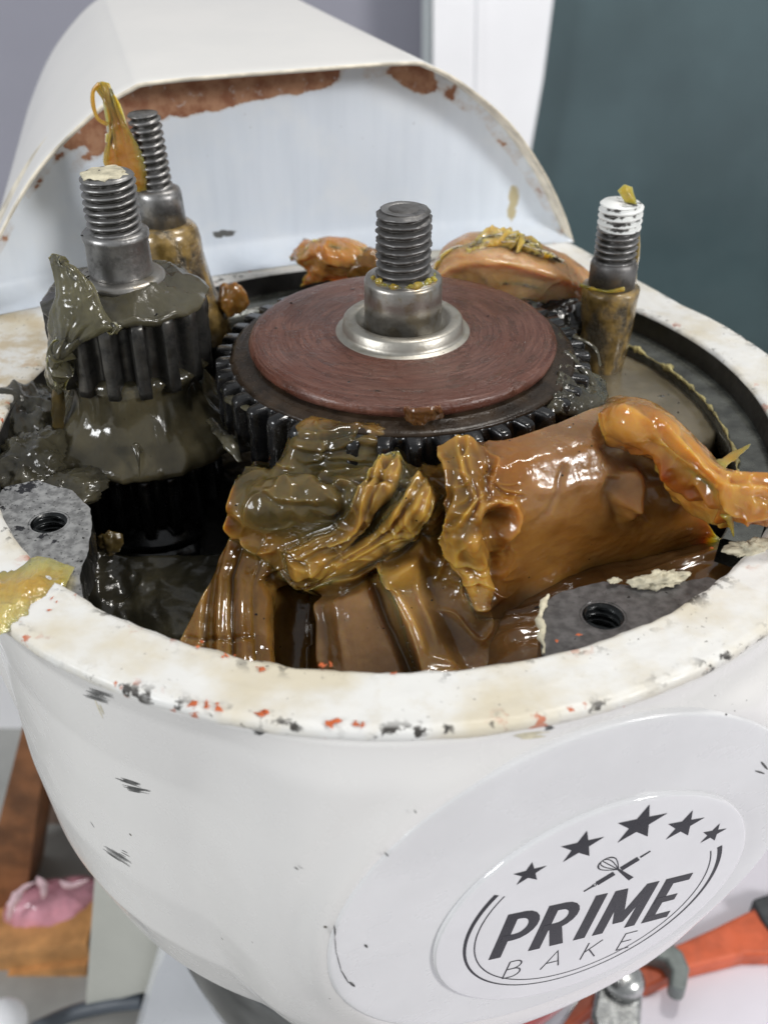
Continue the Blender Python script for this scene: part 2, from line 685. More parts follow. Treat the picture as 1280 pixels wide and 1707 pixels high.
# inner wall of the hood: pale blue-white coat, rust along the top, drips and smudges
t = NT('hood_wall_paint')
v = t.coords()
sx = t.sep(v)
drip = t.noise(t.coords(scale=(130, 130, 14)), 1.0, 4)
base = t.mix(t.ramp(drip, .40, .72), (.76, .825, .91), (.70, .765, .85))
base = t.mix(t.ramp(t.noise(v, .5, 4), .45, .7, 0, .6), base, (.82, .86, .90))
rust = t.attr('rust')
rn = t.math('ADD', rust, t.math('MULTIPLY', t.math('SUBTRACT', t.noise(v, 1.1, 6, .62), .5), 1.3))
rm = t.ramp(rn, .52, .58)
rc = t.mix(t.ramp(t.noise(v, 2.4, 5), .35, .65), (.27, .105, .05), (.44, .235, .135))
rc = t.mix(t.ramp(t.noise(v, 4.5, 4), .60, .70, 0, .7), rc, (.55, .48, .45))
base = t.mix(t.ramp(rn, .34, .54, 0, .45), base, (.52, .43, .36))
base = t.mix(rm, base, rc)
base = t.mix(t.ramp(t.noise(v, 3.4, 5, .65), .70, .74, 0, .8), base, (.12, .12, .12))
grim = t.math('ADD', t.attr('smudge'), t.math('MULTIPLY', t.math('SUBTRACT', t.noise(v, 2.6, 6, .65), .5), 1.2))
base = t.mix(t.ramp(grim, .5, .62, 0, .9), base, (.07, .065, .05))
yl = t.math('ADD', t.attr('yellow'), t.math('MULTIPLY', t.math('SUBTRACT', t.noise(v, 1.8, 4), .5), .9))
base = t.mix(t.ramp(yl, .55, .70, 0, .8), base, (.46, .36, .12))
t.set(Base_Color=base, Roughness=t.math('ADD', .34, t.math('MULTIPLY', rm, .25)), Coat_Weight=.15)
t.bump(t.math('ADD', t.noise(v, 1.6, 5), t.math('MULTIPLY', rm, .4)), .2, .05)
M['wall'] = t.m

M['cavity'] = plain('oily_casting', (.035, .033, .030), .32, 0.2, .3, 1.6, .35)
M['ledge'] = plain('greasy_ledge', (.13, .135, .118), .25, .3, .25, 1.5, .3, coat=.4)
M['groove'] = plain('black_wall_paint', (.022, .021, .020), .45, 0, .25, 1.5, .3)
t = NT('bare_casting')
v = t.coords()
base = t.mix(t.ramp(t.noise(v, 5, 6), .35, .65), (.22, .22, .22), (.46, .46, .455))
base = t.mix(t.ramp(t.noise(v, 1.5, 7, .70), .60, .63), base, (.025, .025, .03))
base = t.mix(t.ramp(t.noise(v, 13, 3), .62, .68), base, (.05, .05, .05))
t.set(Base_Color=base, Metallic=.55, Roughness=.42)
t.bump(t.noise(v, 12, 5), .4, .02)
M['casting'] = t.m
M['casting_dark'] = plain('oiled_casting', (.105, .100, .100), .34, .35, .22, 5.0, .35)
M['hole'] = plain('black_tapped_hole', (.018, .02, .021), .25, .4, .3, 3, .1)
M['crust'] = plain('dried_gasket', (.62, .57, .42), .7, 0, .2, 3.0, .5)
M['crust_y'] = plain('yellow_dried_gasket', (.55, .47, .20), .55, 0, .25, 3.0, .5)

M['steel'] = steel('bright_thread_steel', (.34, .335, .33), .30, .75)
M['steel_dark'] = steel('dull_thread_steel', (.22, .215, .212), .42, .75, (.05, .045, .04))
M['steel_collar'] = steel('turned_steel', (.40, .385, .36), .26, .35, (.10, .085, .06), .35)
M['steel_pale'] = steel('pale_washer_steel', (.47, .45, .40), .34, .25, (.15, .12, .09), .2)
M['gear'] = plain('oil_black_gear', (.020, .020, .021), .24, .45, .3, 2.4, .25, coat=.35)
M['gear_edge'] = steel('small_gear_steel', (.11, .107, .10), .28, .92, (.014, .014, .014))
t = NT('white_paint_dab')
v = t.coords()
wm = t.math('ADD', t.noise(v, 2.6, 5, .65), t.math('MULTIPLY', t.attr('groove'), -.22))
wm = t.ramp(wm, .25, .34)
t.set(Base_Color=t.mix(wm, (.13, .125, .12), (.80, .81, .79)), Metallic=t.ramp(wm, 0, 1, .8, 0), Roughness=.42)
t.bump(t.math('ADD', wm, t.noise(v, 8, 4)), .4, .03)
M['whitecap'] = t.m

# red-brown fibre disc with fine turned rings
t = NT('fibre_disc')
v = t.coords()
s = t.sep(v)
rad = t.math('SQRT', t.math('ADD', t.math('MULTIPLY', s[0], s[0]), t.math('MULTIPLY', s[1], s[1])))
ang = t.math('ARCTAN2', s[1], s[0])
cmb = t.n('ShaderNodeCombineXYZ')
t.L(t.math('MULTIPLY', rad, 13.0), cmb.inputs[0])
t.L(t.math('MULTIPLY', ang, 2.6), cmb.inputs[1])
rings = t.noise(cmb.outputs[0], 1.0, 6, .62, 1.1)
base = t.mix(t.ramp(rings, .35, .65), (.082, .027, .017), (.165, .072, .050))
base = t.mix(t.ramp(t.noise(v, .8, 4), .40, .70, 0, .6), base, (.105, .028, .013))
cmb2 = t.n('ShaderNodeCombineXYZ')
t.L(t.math('MULTIPLY', rad, 3.2), cmb2.inputs[0])
t.L(t.math('MULTIPLY', ang, 3.0), cmb2.inputs[1])
smr = t.ramp(t.noise(cmb2.outputs[0], 1.0, 6, .68, .8), .50, .62)
base = t.mix(t.math('MULTIPLY', smr, .45), base, (.045, .018, .010))
sp = t.math('MULTIPLY', t.ramp(t.voro(v, 1.4), .06, .04), t.ramp(t.noise(v, .9, 2), .50, .56))
base = t.mix(sp, base, (.02, .015, .012))
t.set(Base_Color=base, Roughness=t.math('SUBTRACT', t.ramp(t.noise(v, 1.3, 5), .35, .65, .24, .40), t.math('MULTIPLY', smr, .14)), Coat_Weight=.1, Coat_Roughness=.16)
t.bump(t.math('ADD', t.math('MULTIPLY', rings, 1.0), t.math('MULTIPLY', t.noise(v, 7, 5), .5)), 1.0, .06)
M['fibre'] = t.m
M['brown_groove'] = plain('brown_oil_film', (.030, .019, .011), .30, .0, .3, 1.6, .5, spec=.35)

M['g_amber'] = grease('amber_grease', (.26, .135, .032), (.14, .066, .013), .22, .85, (.6, .28, .07), .8, .5, .5, .35)
M['g_orange'] = grease('orange_grease', (.52, .26, .055), (.42, .165, .026), .20, .9, (.8, .38, .08), 1.2, .18, .0, .35)
M['g_tan'] = grease('tan_opaque_grease', (.37, .215, .110), (.27, .135, .048), .34, .85, (.6, .3, .1), .8, .15, 1.0, .6, 1.0, .08)
M['g_brown'] = grease('brown_grease', (.150, .068, .020), (.085, .037, .012), .15, .6, (.4, .18, .06), .5, .55, .5, .4)
M['g_olive'] = grease('olive_grease', (.120, .082, .026), (.050, .038, .016), .14, .5, (.35, .25, .08), .4, .55, .5, .5)
M['g_dark'] = grease('dark_green_grease', (.080, .072, .045), (.034, .031, .022), .14, .35, (.3, .25, .12), .3, .5, .4, .5)
M['g_flap'] = grease('olive_grey_grease', (.135, .125, .075), (.060, .055, .034), .14, .7, (.5, .45, .2), .7, .4, .3, .35)
M['g_mid'] = grease('grey_brown_grease', (.086, .074, .043), (.046, .040, .024), .12, .4, (.3, .22, .1), .3, .5, .3, .25)
M['g_black'] = grease('black_grease', (.020, .019, .017), (.009, .009, .009), .13, .1, (.2, .2, .1), .2, .5, .2, .7)
M['g_yellow'] = grease('yellow_clear_grease', (.46, .29, .060), (.30, .16, .025), .13, .95, (.9, .5, .12), 1.2, .45, .2, .3)
t = NT('packed_grease')
v = t.coords(kind='Object')
n1 = t.ramp(t.noise(v, .8, 4), .34, .66)
amb = t.mix(n1, (.115, .056, .010), (.235, .125, .028))
amb = t.mix(t.attr('warm'), amb, t.mix(n1, (.26, .105, .018), (.36, .170, .040)))
amb = t.mix(t.attr('thin'), amb, (.50, .30, .065))  # raised ridges tinted paler and yellower, a painted translucent glow
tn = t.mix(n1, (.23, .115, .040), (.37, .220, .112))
tn = t.mix(t.math('MULTIPLY', t.attr('thin'), .6), tn, (.44, .24, .08))  # same painted glow, weaker, on the tan ridges
olv = t.mix(n1, (.046, .036, .014), (.125, .090, .030))
base = t.mix(t.attr('olive'), t.mix(t.attr('tan'), amb, tn), olv)
gr = t.math('MULTIPLY', t.ramp(t.voro(v, 3.4), .10, .06), t.ramp(t.noise(v, 2.2, 2), .50, .60))
base = t.mix(gr, base, (.014, .011, .009))
stv = t.noise(t.coords(kind='UV', scale=(4, 70, 1)), 1.0, 3, .5, .5)
h = t.math('ADD', t.math('MULTIPLY', t.noise(v, 8, 3, .5, .3), .16), t.math('MULTIPLY', t.noise(v, 2.2, 3, .45, .9), .8))
h = t.math('ADD', h, t.math('MULTIPLY', t.math('MULTIPLY', stv, t.ramp(t.noise(v, 1.1, 3), .44, .60)), .40))
t.bump(h, .6, .06)
rr = t.math('ADD', t.ramp(t.noise(v, 1.6, 4), .35, .65, .05, .16), t.math('MULTIPLY', t.attr('tan'), .14))
t.set(Base_Color=base, Roughness=rr, Subsurface_Weight=.9, Subsurface_Radius=(.8, .42, .10), Subsurface_Scale=1.0 * CM, IOR=1.5, Coat_Weight=.25, Coat_Roughness=.02)
M['g_mass'] = t.m
t = NT('rope_grease')
v = t.coords()
n1 = t.ramp(t.noise(v, .9, 4), .34, .66)
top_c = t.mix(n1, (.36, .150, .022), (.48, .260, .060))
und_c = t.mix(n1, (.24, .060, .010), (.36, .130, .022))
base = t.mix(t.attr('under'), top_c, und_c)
t.bump(t.math('ADD', t.math('MULTIPLY', t.noise(v, 7, 3, .5, .3), .2), t.math('MULTIPLY', t.noise(v, 2.0, 3, .45, .9), .8)), .5, .06)
t.set(Base_Color=base, Roughness=t.ramp(t.noise(v, 1.6, 4), .35, .65, .08, .24), Subsurface_Weight=.9, Subsurface_Radius=(.9, .42, .09), Subsurface_Scale=1.1 * CM, IOR=1.5, Coat_Weight=.2, Coat_Roughness=.03)
M['g_rope'] = t.m
M['g_lump'] = grease('pale_orange_grease', (.55, .30, .11), (.42, .185, .045), .22, .9, (.8, .4, .1), 1.0, .2, .0, .4)
M['g_tuft'] = grease('amber_brown_clear_grease', (.46, .25, .065), (.27, .125, .024), .13, .95, (.9, .45, .12), 1.2, .5, .2, .3)
M['g_pad'] = grease('pale_tan_grease', (.52, .32, .17), (.42, .22, .085), .26, .9, (.8, .4, .12), 1.0, .15, .4, .4)
M['g_smear'] = grease('thin_amber_smear', (.66, .44, .155), (.52, .29, .065), .12, .9, (.9, .6, .2), 1.0, .3, .3, .4)
M['g_grey'] = grease('grey_film_grease', (.20, .170, .115), (.125, .105, .068), .18, .5, (.3, .22, .1), .3, .5, .4, .4)
M['g_pool'] = grease('pool_grease', (.20, .105, .038), (.115, .056, .018), .10, .55, (.4, .18, .06), .5, .9, .25, .12)


def film(name, c, alpha, rough=.12):
    """thin see-through film of grease"""
    t = NT(name)
    v = t.coords()
    t.set(Base_Color=t.mix(t.ramp(t.noise(v, 2.0, 4), .3, .7), c, tuple(x * .55 for x in c)), Roughness=rough, Transmission_Weight=alpha, IOR=1.35, Coat_Weight=.3)
    t.bump(t.noise(v, 4, 5), .4, .05)
    return t.m


M['g_film'] = film('clear_grease_film', (.62, .46, .16), .55)
t = NT('greasy_steel')
v = t.coords()
mk1 = t.ramp(t.noise(t.coords(scale=(100, 100, 55)), 1.3, 6, .62, .5), .35, .54)
gc = t.mix(t.ramp(t.noise(v, 2.5, 4), .35, .65), (.11, .070, .020), (.34, .225, .075))
t.set(Base_Color=t.mix(mk1, (.20, .185, .16), gc), Metallic=t.ramp(mk1, 0, 1, .85, .05), Roughness=t.ramp(t.noise(v, 3, 4), .35, .65, .14, .34), Coat_Weight=.5, Coat_Roughness=.06)
t.bump(t.math('ADD', mk1, t.math('MULTIPLY', t.noise(v, 6, 5), .4)), .5, .06)
M['greasy_steel'] = t.m
M['print'] = plain('black_print', (.009, .010, .016), .25, 0, .1, 1, 0, spec=.2)
M['print_soft'] = plain('soft_black_print', (.022, .022, .03), .25, 0, .1, 1, 0, spec=.2)
M['badge'] = plain('clear_domed_sticker', (.72, .72, .73), .09, 0, .02, .6, .0, coat=1.0)
M['pad'] = plain('pad_enamel', (.72, .72, .725), .30, 0, .03, .35, .03, coat=.25)
M['scuff'] = plain('black_scuff', (.09, .09, .088), .6, 0, .2, 6, .2)
M['chrome'] = plain('dull_chrome', (.20, .205, .21), .16, .95, .15, .5)
M['red'] = plain('red_stripe', (.30, .035, .03), .25, 0, .15, 1)
M['primer'] = plain('orange_primer', (.60, .13, .035), .6, 0, .15, 4, .3)
M['tool_orange'] = plain('orange_tool_paint', (.62, .12, .045), .35, 0, .15, .8, .1)
M['tool_grey'] = plain('grey_cast_jaw', (.21, .235, .225), .4, .4, .12, 1.2, .15)
M['tool_dark'] = plain('dark_tool_end', (.055, .06, .065), .5, 0, .2, 1.5, .2)
M['zinc'] = plain('zinc_steel', (.55, .56, .55), .25, .9, .15, 2)
M['wood_dark'] = plain('dark_stained_wood', (.26, .105, .04), .5, 0, .25, .5, .2)
M['wood_lite'] = plain('pine_wood', (.66, .33, .12), .5, 0, .18, .6, .2)
M['pink'] = plain('pink_cloth_in_plastic', (.80, .36, .44), .25, 0, .2, .6, .3, coat=.6)
M['plastic'] = plain('plastic_highlight', (.84, .58, .63), .15, 0, .12, 1.0, .2, coat=.6)  # pale pinkish tone carries the wrap's bright highlights
M['grey_wall'] = plain('grey_wall_paint', (.30, .30, .355), .7, 0, .03, .05)
M['frame_white'] = plain('white_door_frame', (.93, .93, .95), .5, 0, .02, .1)
M['frame_line'] = plain('pale_trim', (.52, .56, .57), .5, 0, .03, .1)
M['slate'] = plain('slate_glass', (.072, .112, .122), .40, 0, .10, .08)
M['table'] = plain('pale_table_top', (.70, .67, .73), .6, 0, .03, .15)
M['mud'] = plain('brown_backdrop', (.20, .14, .11), .7, 0, .2, .25)
M['stand'] = plain('cream_stand_enamel', (.60, .60, .54), .35, 0, .04, .2, 0, coat=.3)
M['stand_cool'] = plain('white_column_enamel', (.74, .76, .80), .3, 0, .03, .2, 0, coat=.3)
M['grey_floor'] = plain('grey_floor', (.40, .40, .38), .7, 0, .12, .2)
M['bar'] = plain('dark_blue_grey_bar', (.085, .10, .12), .45, 0, .12, .4)

# ------------------------------------------------------------------ surroundings (structure)
AZ = math.radians(19.0)
mF = np.array([math.sin(AZ), -math.cos(AZ), 0.0])      # the mixer's front
eA = np.array([math.cos(AZ), math.sin(AZ), 0.0])       # across the mixer


def W(a, b, z):
    """mixer coordinates: a across, b towards the back, z up"""
    return eA * a - mF * b + np.array([0, 0, z])


YB = 62.0


def slab(name, px, Y, th, mat, kind='structure', lean=0.0, parent=None):
    P = np.array([aty(x, y, Y) for x, y in px])
    o = mk(name, *prism(P, (0, th, 0)), mat, parent, smooth=False)
    if kind:
        o['kind'] = kind
    return o


slab('wall', [(-700, -700), (760, -700), (760, 1100), (-700, 1100)], YB + 6, 2, M['grey_wall'])
slab('dark_wall_panel', [(880, -700), (2100, -700), (2100, 1300), (700, 1300)], YB + 3, 2, M['slate'])
fr = thing('door_frame', 'white upright door frame between grey wall and dark panel', 'door frame', aty(800, 400, YB))
P = np.array([aty(x, y, YB) for x, y in [(722, -300), (960, -300), (905, 130), (870, 330), (740, 900), (600, 900), (722, 130)]])
mk('post', *prism(P, (0, 4, 0)), M['frame_white'], fr, smooth=False)
P = np.array([aty(x, y, YB - .2) for x, y in [(800, -300), (812, -300), (800, 500), (788, 500)]])
mk('groove_bead', *prism(P, (0, 1, 0)), M['frame_white'], fr, smooth=False)
P = np.array([aty(x, y, YB + 1) for x, y in [(706, -300), (720, -300), (717, 500), (703, 500)]])
mk('trim', *prism(P, (0, 3, 0)), M['frame_line'], fr, smooth=False)

ZT = -34.0
mk('floor', *box((-90, -60, ZT - 2), (90, YB + 6, ZT)), M['grey_floor'], smooth=False)['kind'] = 'structure'
mk('table_top', *box((2, -40, ZT + 8), (75, 40, ZT + 10)), M['table'], smooth=False)['kind'] = 'structure'

# ------------------------------------------------------------------ the mixer
mixer = thing('planetary_mixer', 'white enamelled planetary mixer head with its top cover off and gears exposed', 'mixer', (0, 0, -14))
RIN = 9.0
BO = np.array([4.168871, -8.959912, -6.454625])
BR = np.array([.931407, .331256, -.150832])
BU = np.array([.172719, -.037476, .984258])
BN = np.array([.320389, -.942796, -.092119])
PADC = (-.72, .72)
PADR = 5.0
_pz = np.array([0, .4, 1, 3, 5, 7, 9, 11, 12.5, 13.5, 14.1, 14.3])
_pr = np.array([10.4, 10.22, 10.03, 9.78, 9.72, 9.7, 9.52, 8.98, 8.2, 7.45, 6.6, 5.6])


def rho(phi, z):
    phi, z = np.broadcast_arrays(phi, z)
    c, s = np.cos(phi), np.sin(phi)
    r0 = np.interp(-z, _pz, _pr)
    a = c * eA[0] + s * eA[1]
    b = -(c * mF[0] + s * mF[1])
    side = np.interp(-z, [0, 4, 9, 14.3], [9.2, 9.05, 8.5, 7.0])
    ext = np.minimum(1.1275 * side / np.maximum(np.abs(a) + .015 * side * np.maximum(b, 0), 1e-3), 24.0 / np.maximum(b, 1e-3))
    r0 = np.where(b > 0, np.maximum(r0, ext), r0)
    den = BN[0] * c + BN[1] * s
    rp = (BN @ BO - BN[2] * z) / np.maximum(den, 0.35)
    Q = np.stack([rp * c, rp * s, z], -1) - BO
    u, v_ = Q @ BR - PADC[0], Q @ BU - PADC[1]
    d = np.hypot(u, v_) - PADR
    w = (1 - sm(d, -0.6, 4.6))
    w = np.where(d < 0, 1.0, w / (1 - sm(0.0, -0.6, 4.6)))
    w = np.where(den > 0.4, w, 0)
    hh = np.clip(.5 + .5 * (11.0 - rp) / 1.0, 0, 1)
    rs = 11.0 * (1 - hh) + rp * hh - 1.0 * hh * (1 - hh)
    rp = rp + (rs - rp) * sm(d, 0, .8)
    return r0 + (rp - 0.045 - r0) * w * sm(-z, -0.1, 1.4)


n_ph = 360
ph = np.arange(n_ph) * 2 * math.pi / n_ph
zz = -np.concatenate([[0.30], np.linspace(.36, 12, 90), np.linspace(12.2, 14.3, 26)])
PH, ZZ = np.meshgrid(ph, zz, indexing='ij')
RR = rho(PH, ZZ)
RR[:, 0] -= .25
G = np.stack([RR * np.cos(PH), RR * np.sin(PH), ZZ], -1).transpose(1, 0, 2)
body_F = [tuple(reversed(f)) for f in grid_faces(G.shape[0], n_ph, True)]
body_F.append(tuple((G.shape[0] - 1) * n_ph + i for i in range(n_ph)))
mk('housing', G.reshape(-1, 3), body_F, M['enamel'], mixer)

# rim flange: top ring with rounded, chipped edges and the wall that drops into the housing
tt = np.linspace(0, 1, 26)
prof = []
for k in range(4):
    prof.append(('in', [-.95, -.6, -.3, -.10][k]))
rows = []
wear_in = []
wear_out = []
ro = rho(ph, np.full(n_ph, 0.0))
ring_noise = fbm(np.stack([np.cos(ph) * 9, np.sin(ph) * 9, ph * 0], -1), 1.6, 3, 5)
jag = .10 * ring_noise
for z in (-.95, -.6, -.3, -.12):
    rows.append((np.full(n_ph, RIN) - (.5 if z == -.95 else 0) * 0 + jag * .5, np.full(n_ph, z)))
    wear_in.append(1.0); wear_out.append(0.0)
rows.append((RIN + .035 + jag, np.full(n_ph, -.035))); wear_in.append(1.0); wear_out.append(0.0)
for q in np.linspace(0.08, 0.90, 24):
    rows.append((RIN + (ro - RIN) * q, np.full(n_ph, 0.0)))
    wear_in.append(max(0, 1 - q / .30)); wear_out.append(max(0, (q - .74) / .26))
rows.append((ro - .07, np.full(n_ph, -.015))); wear_in.append(0); wear_out.append(1)
rows.append((ro + jag * .25, np.full(n_ph, -.10))); wear_in.append(0); wear_out.append(1)
rows.append((ro - .02 + jag * .45, np.full(n_ph, -.24))); wear_in.append(0); wear_out.append(1)
rows.append((rho(ph, np.full(n_ph, -.4)) - .03, np.full(n_ph, -.36))); wear_in.append(0); wear_out.append(1)
G = np.array([np.stack([r * np.cos(ph), r * np.sin(ph), z], -1) for r, z in rows])
G[5:-2, :, 2] += .022 * fbm(G[5:-2], .9, 2, 4) + .012 * fbm(G[5:-2], 5, 6, 3)
soil = np.repeat((sm(np.cos(ph - math.radians(172)), .86, .99))[None], len(rows), 0)
rim = mk('rim_flange', G.reshape(-1, 3), grid_faces(len(rows), n_ph, True), M['rim'], mixer,
         attr={'inner': np.repeat(wear_in, n_ph), 'outer': np.repeat(wear_out, n_ph), 'soiled': soil.ravel()})
tag(rim, 'chipped and stained white rim round the open gearbox')

# inside of the gearbox
mk('gearbox_wall', *lathe([(8.97, -.93), (8.95, -3), (8.7, -5.5), (8.0, -6.2), (4, -6.4), (.01, -6.4)][::1], n=120, cap=False), M['cavity'], mixer)
LED = (math.radians(-32), math.radians(205))
led = [(8.99, -.62), (8.25, -.66), (8.18, -.72), (8.15, -1.3), (8.9, -1.32)]
mk('ledge', *lathe(led, n=200, arc=LED, noise=lambda G, a, Z: .02 * fbm(G, 2.0, 4, 3)), M['ledge'], mixer)
# dried gasket crumbs along the ledge
pts = []
rad = []
for a in np.linspace(math.radians(-18), math.radians(62), 120):
    w = fbm(np.array([[math.cos(a) * 9, math.sin(a) * 9, 0.]]), 1.9, 5, 3)[0]
    pts.append((math.cos(a) * (8.2 + .06 * w), math.sin(a) * (8.2 + .06 * w), -.64 + .02 * w))
    rad.append(max(.012, .055 + .12 * w))
mk('gasket_bead', *tube(pts, rad, n=8, m=400, noise=.9, nsc=6), M['crust_y'], mixer)
mk('channel_wall', *lathe([(8.93, -.60), (8.965, -.05)], n=200, arc=LED, cap=False), M['groove'], mixer)


def boss(poly_px, z, hole_px, hr, mat, label):
    P = [at(x, y, z) for x, y in poly_px]
    # close along the housing wall
    a0 = math.atan2(P[-1][1], P[-1][0])
    a1 = math.atan2(P[0][1], P[0][0])
    d = (a1 - a0 + math.pi) % (2 * math.pi) - math.pi
    arc = [np.array([9.04 * math.cos(a0 + d * k / 24), 9.04 * math.sin(a0 + d * k / 24), z]) for k in range(25)]
    E = []
    for i in range(len(P) - 1):
        for q in np.linspace(0, 1, 9)[:-1]:
            E.append(P[i] * (1 - q) + P[i + 1] * q)
    E = np.array(E)
    E[:, :2] += .05 * np.stack([fbm(E, 2.5, 1, 3), fbm(E, 2.5, 2, 3)], 1)
    out = list(E) + arc
    hc = at(hole_px[0], hole_px[1], z)
    hole = [hc + np.array([hr * math.cos(t_), hr * math.sin(t_), 0]) for t_ in np.linspace(0, 2 * math.pi, 41)[:-1]]
    tri = geometry.tessellate_polygon([[Vector(p) for p in out], [Vector(p) for p in hole]])
    V = out + hole
    n = len(out)
    F = []
    for f in tri:
        a, b, c = (np.array(V[i]) for i in f)
        F.append(f if np.cross(b - a, c - a)[2] > 0 else tuple(reversed(f)))
    V2 = V + [p - np.array([0, 0, .8]) for p in out] + [p + np.array([0, 0, 0]) - np.array([0, 0, .10]) for p in hole]
    k = len(V)
    F2 = [(i, k + i, k + (i + 1) % n, (i + 1) % n) for i in range(n)]
    o = mk('screw_boss', V2[:k], F, mat, mixer, smooth=False)
    mk('boss_side', V2, F2, M['g_black'], o, smooth=False)
    tag(o, label)
    s = mk('tapped_hole', *thread(hr + .03, z - 1.3, z + .0, .16, .10, hc[:2], n=40, chamfer=0, sleeve=True), M['hole'], o)
    mk('hole_bottom', *lathe([(hr + .02, z - 1.3), (.01, z - 1.35)], hc[:2], 24, cap=False), M['hole'], o)
    mk('countersink', *lathe([(hr + .045, z + .006), (hr - .02, z - .07)], hc[:2], 40, cap=False), M['hole'], o)
    return o


b1 = boss([(-8, 835), (8, 812), (60, 800), (120, 818), (152, 848), (152, 880), (148, 915), (136, 945), (134, 975), (140, 1003)], -.22, (82, 871), .37, M['casting'], 'bare metal screw boss flecked with black')
b2 = boss([(902, 1090), (898, 1050), (906, 1006), (930, 990), (965, 978), (1005, 970), (1050, 976), (1110, 978), (1150, 968), (1186, 962)], -.22, (1005, 1027), .38, M['casting_dark'], 'dark oiled screw boss at the front of the gearbox')
# dried gasket skin on the dark boss' left edge and flakes round it
pts = [at(x, y, -.17) for x, y in [(914, 992), (906, 1004), (902, 1020), (899, 1034), (905, 1048), (901, 1062), (906, 1076), (905, 1088)]]
mk('gasket_skin', *tube(pts, [.04, .06, .035, .07, .045, .06, .035, .03], n=10, m=90, noise=1.1, nsc=5), M['crust'], mixer)

# hood (motor cover) behind the gearbox
half = [(9.35, -.05), (8.85, 1.05), (8.03, 2.4), (6.82, 3.9), (5.35, 5.08), (4.25, 5.68), (3.4, 5.85), (0, 5.87)]
H = np.array([(x, z) for x, z in half] + [(-x, z) for x, z in half[:-1][::-1]])
H = crom(H, 141)
H[:, 0] += .04
HC = np.array([.04, 2.0])
bs = np.concatenate([[8.5, 8.52], np.linspace(8.6, 22.5, 26), 22.5 + 2.5 * np.sin(np.linspace(.05, 1.0, 16) * math.pi / 2)])
sc = np.concatenate([[.985, .997], np.ones(26), np.cos(np.linspace(.05, 1.0, 16) * math.pi / 2) ** .55])
sc = np.maximum(sc, .02)
G = np.array([[W(HC[0] + (a - HC[0]) * s_ * (1 - .015 * (b - 8.5)), b, (HC[1] + (z - HC[1]) * s_) if z > HC[1] else z) for a, z in H] for b, s_ in zip(bs, sc)])
mk('hood', G.reshape(-1, 3), grid_faces(len(bs), len(H)), M['hood'], mixer)
# lip of the hood: thickness of the sheet, worn cream
inn = HC + (H - HC) * np.array([.982, .965])
inn[:, 1] = np.where(H[:, 1] > HC[1], inn[:, 1], H[:, 1])
inn2 = HC + (H - HC) * np.array([.989, .979])
inn2[:, 1] = np.where(H[:, 1] > HC[1], inn2[:, 1], H[:, 1])
Hn = nz(np.stack([H[:, 0], H[:, 1], H[:, 0] * 0], -1), 1.1, 3)
wob = .05 * Hn
G = np.array([[W(HC[0] + (a - HC[0]) * .9985, 8.535, HC[1] + (z - HC[1]) * .9985 if z > HC[1] else z) for a, z in H],
              [W(a, 8.44 + w * .3, z) for (a, z), w in zip(HC + (H - HC) * .9945, wob)],
              [W(a, 8.47 + w * .3, z) for (a, z), w in zip(inn2, wob)],
              [W(a, 8.62, z) for a, z in inn],
              [W(a, 10.6, z) for a, z in inn]])
mk('hood_lip', G.reshape(-1, 3), [tuple(reversed(f)) for f in grid_faces(5, len(H))], M['lip'], mixer)
# recessed wall below the lip
ins = HC + (H - HC) * np.array([.985, .970])
left_to_right = ins[::-1]
nzr = 60
Gw = []
rustA = []
smud = []
yel = []
for a, ztop in left_to_right:
    colm = []
    for k in range(nzr):
        q = k / (nzr - 1)
        z = .015 + (max(ztop, .02) - .015) * q
        back = 10.2 - 1.0 * (a / 9.0) ** 2
        fil = max(0, 1 - z / .75)
        b = back - .85 * fil ** 2.2 - .10 * (q if ztop > .5 else 0)
        colm.append(W(a, b, z))
        top = ztop - z - .62
        band = (sm(a, -6.6, -4.6) * (1 - sm(a, 1.4, 2.2))) * (1 - sm(top, .1 + .35 * (1 - sm(a, -4.5, 1.5)), .45 + .75 * (1 - sm(a, -4.5, 1.5)))) + .8 * (sm(a, 3.6, 4.0) * (1 - sm(a, 4.5, 5.0))) * (1 - sm(top, .0, .45)) + .42 * (1 - sm(top, -.1, .2))
        rustA.append(band * .95)
        s1 = math.exp(-(((a + 1.6) / .55) ** 2 + ((z - .96) / .17) ** 2))
        s2 = math.exp(-(((a - .70) / .30) ** 2 + ((z - .40) / .20) ** 2))
        smud.append(.85 * s1 + .9 * s2)
        yel.append(.85 * math.exp(-(((a - 7.55) / .32) ** 2 + ((z - 1.2) / .9) ** 2)))
    Gw.append(colm)
Gw = np.array(Gw)
wl = mk('hood_wall', Gw.reshape(-1, 3), [tuple(reversed(f)) for f in grid_faces(len(left_to_right), nzr)], M['wall'], mixer, attr={'rust': rustA, 'smudge': smud, 'yellow': yel})
tag(wl, 'pale blue white inner wall with a rust band along the top')

# the flat front pad with the round badge
def PB(u, v_, h=0.0):
    return BO + BR * u + BU * v_ + BN * h


def disc_on_pad(r, c, h0, h1, edge, dome=0.0, n=120, nr=16):
    a = np.arange(n) * 2 * math.pi / n
    rings = [(r, h0), (r, h1 - edge)]
    for k in range(1, 5):
        t_ = k / 4 * math.pi / 2
        rings.append((r - edge * (1 - math.cos(t_)), h1 - edge + edge * math.sin(t_)))
    for q in np.linspace(.97, .01, nr):
        rings.append(((r - edge) * q, h1 + dome * (1 - q * q)))
    G = np.array([[PB(c[0] + rr * math.cos(x), c[1] + rr * math.sin(x), h) for x in a] for rr, h in rings])
    F = grid_faces(len(rings), n, True)
    F.append(tuple((len(rings) - 1) * n + i for i in range(n)))
    return G.reshape(-1, 3), F


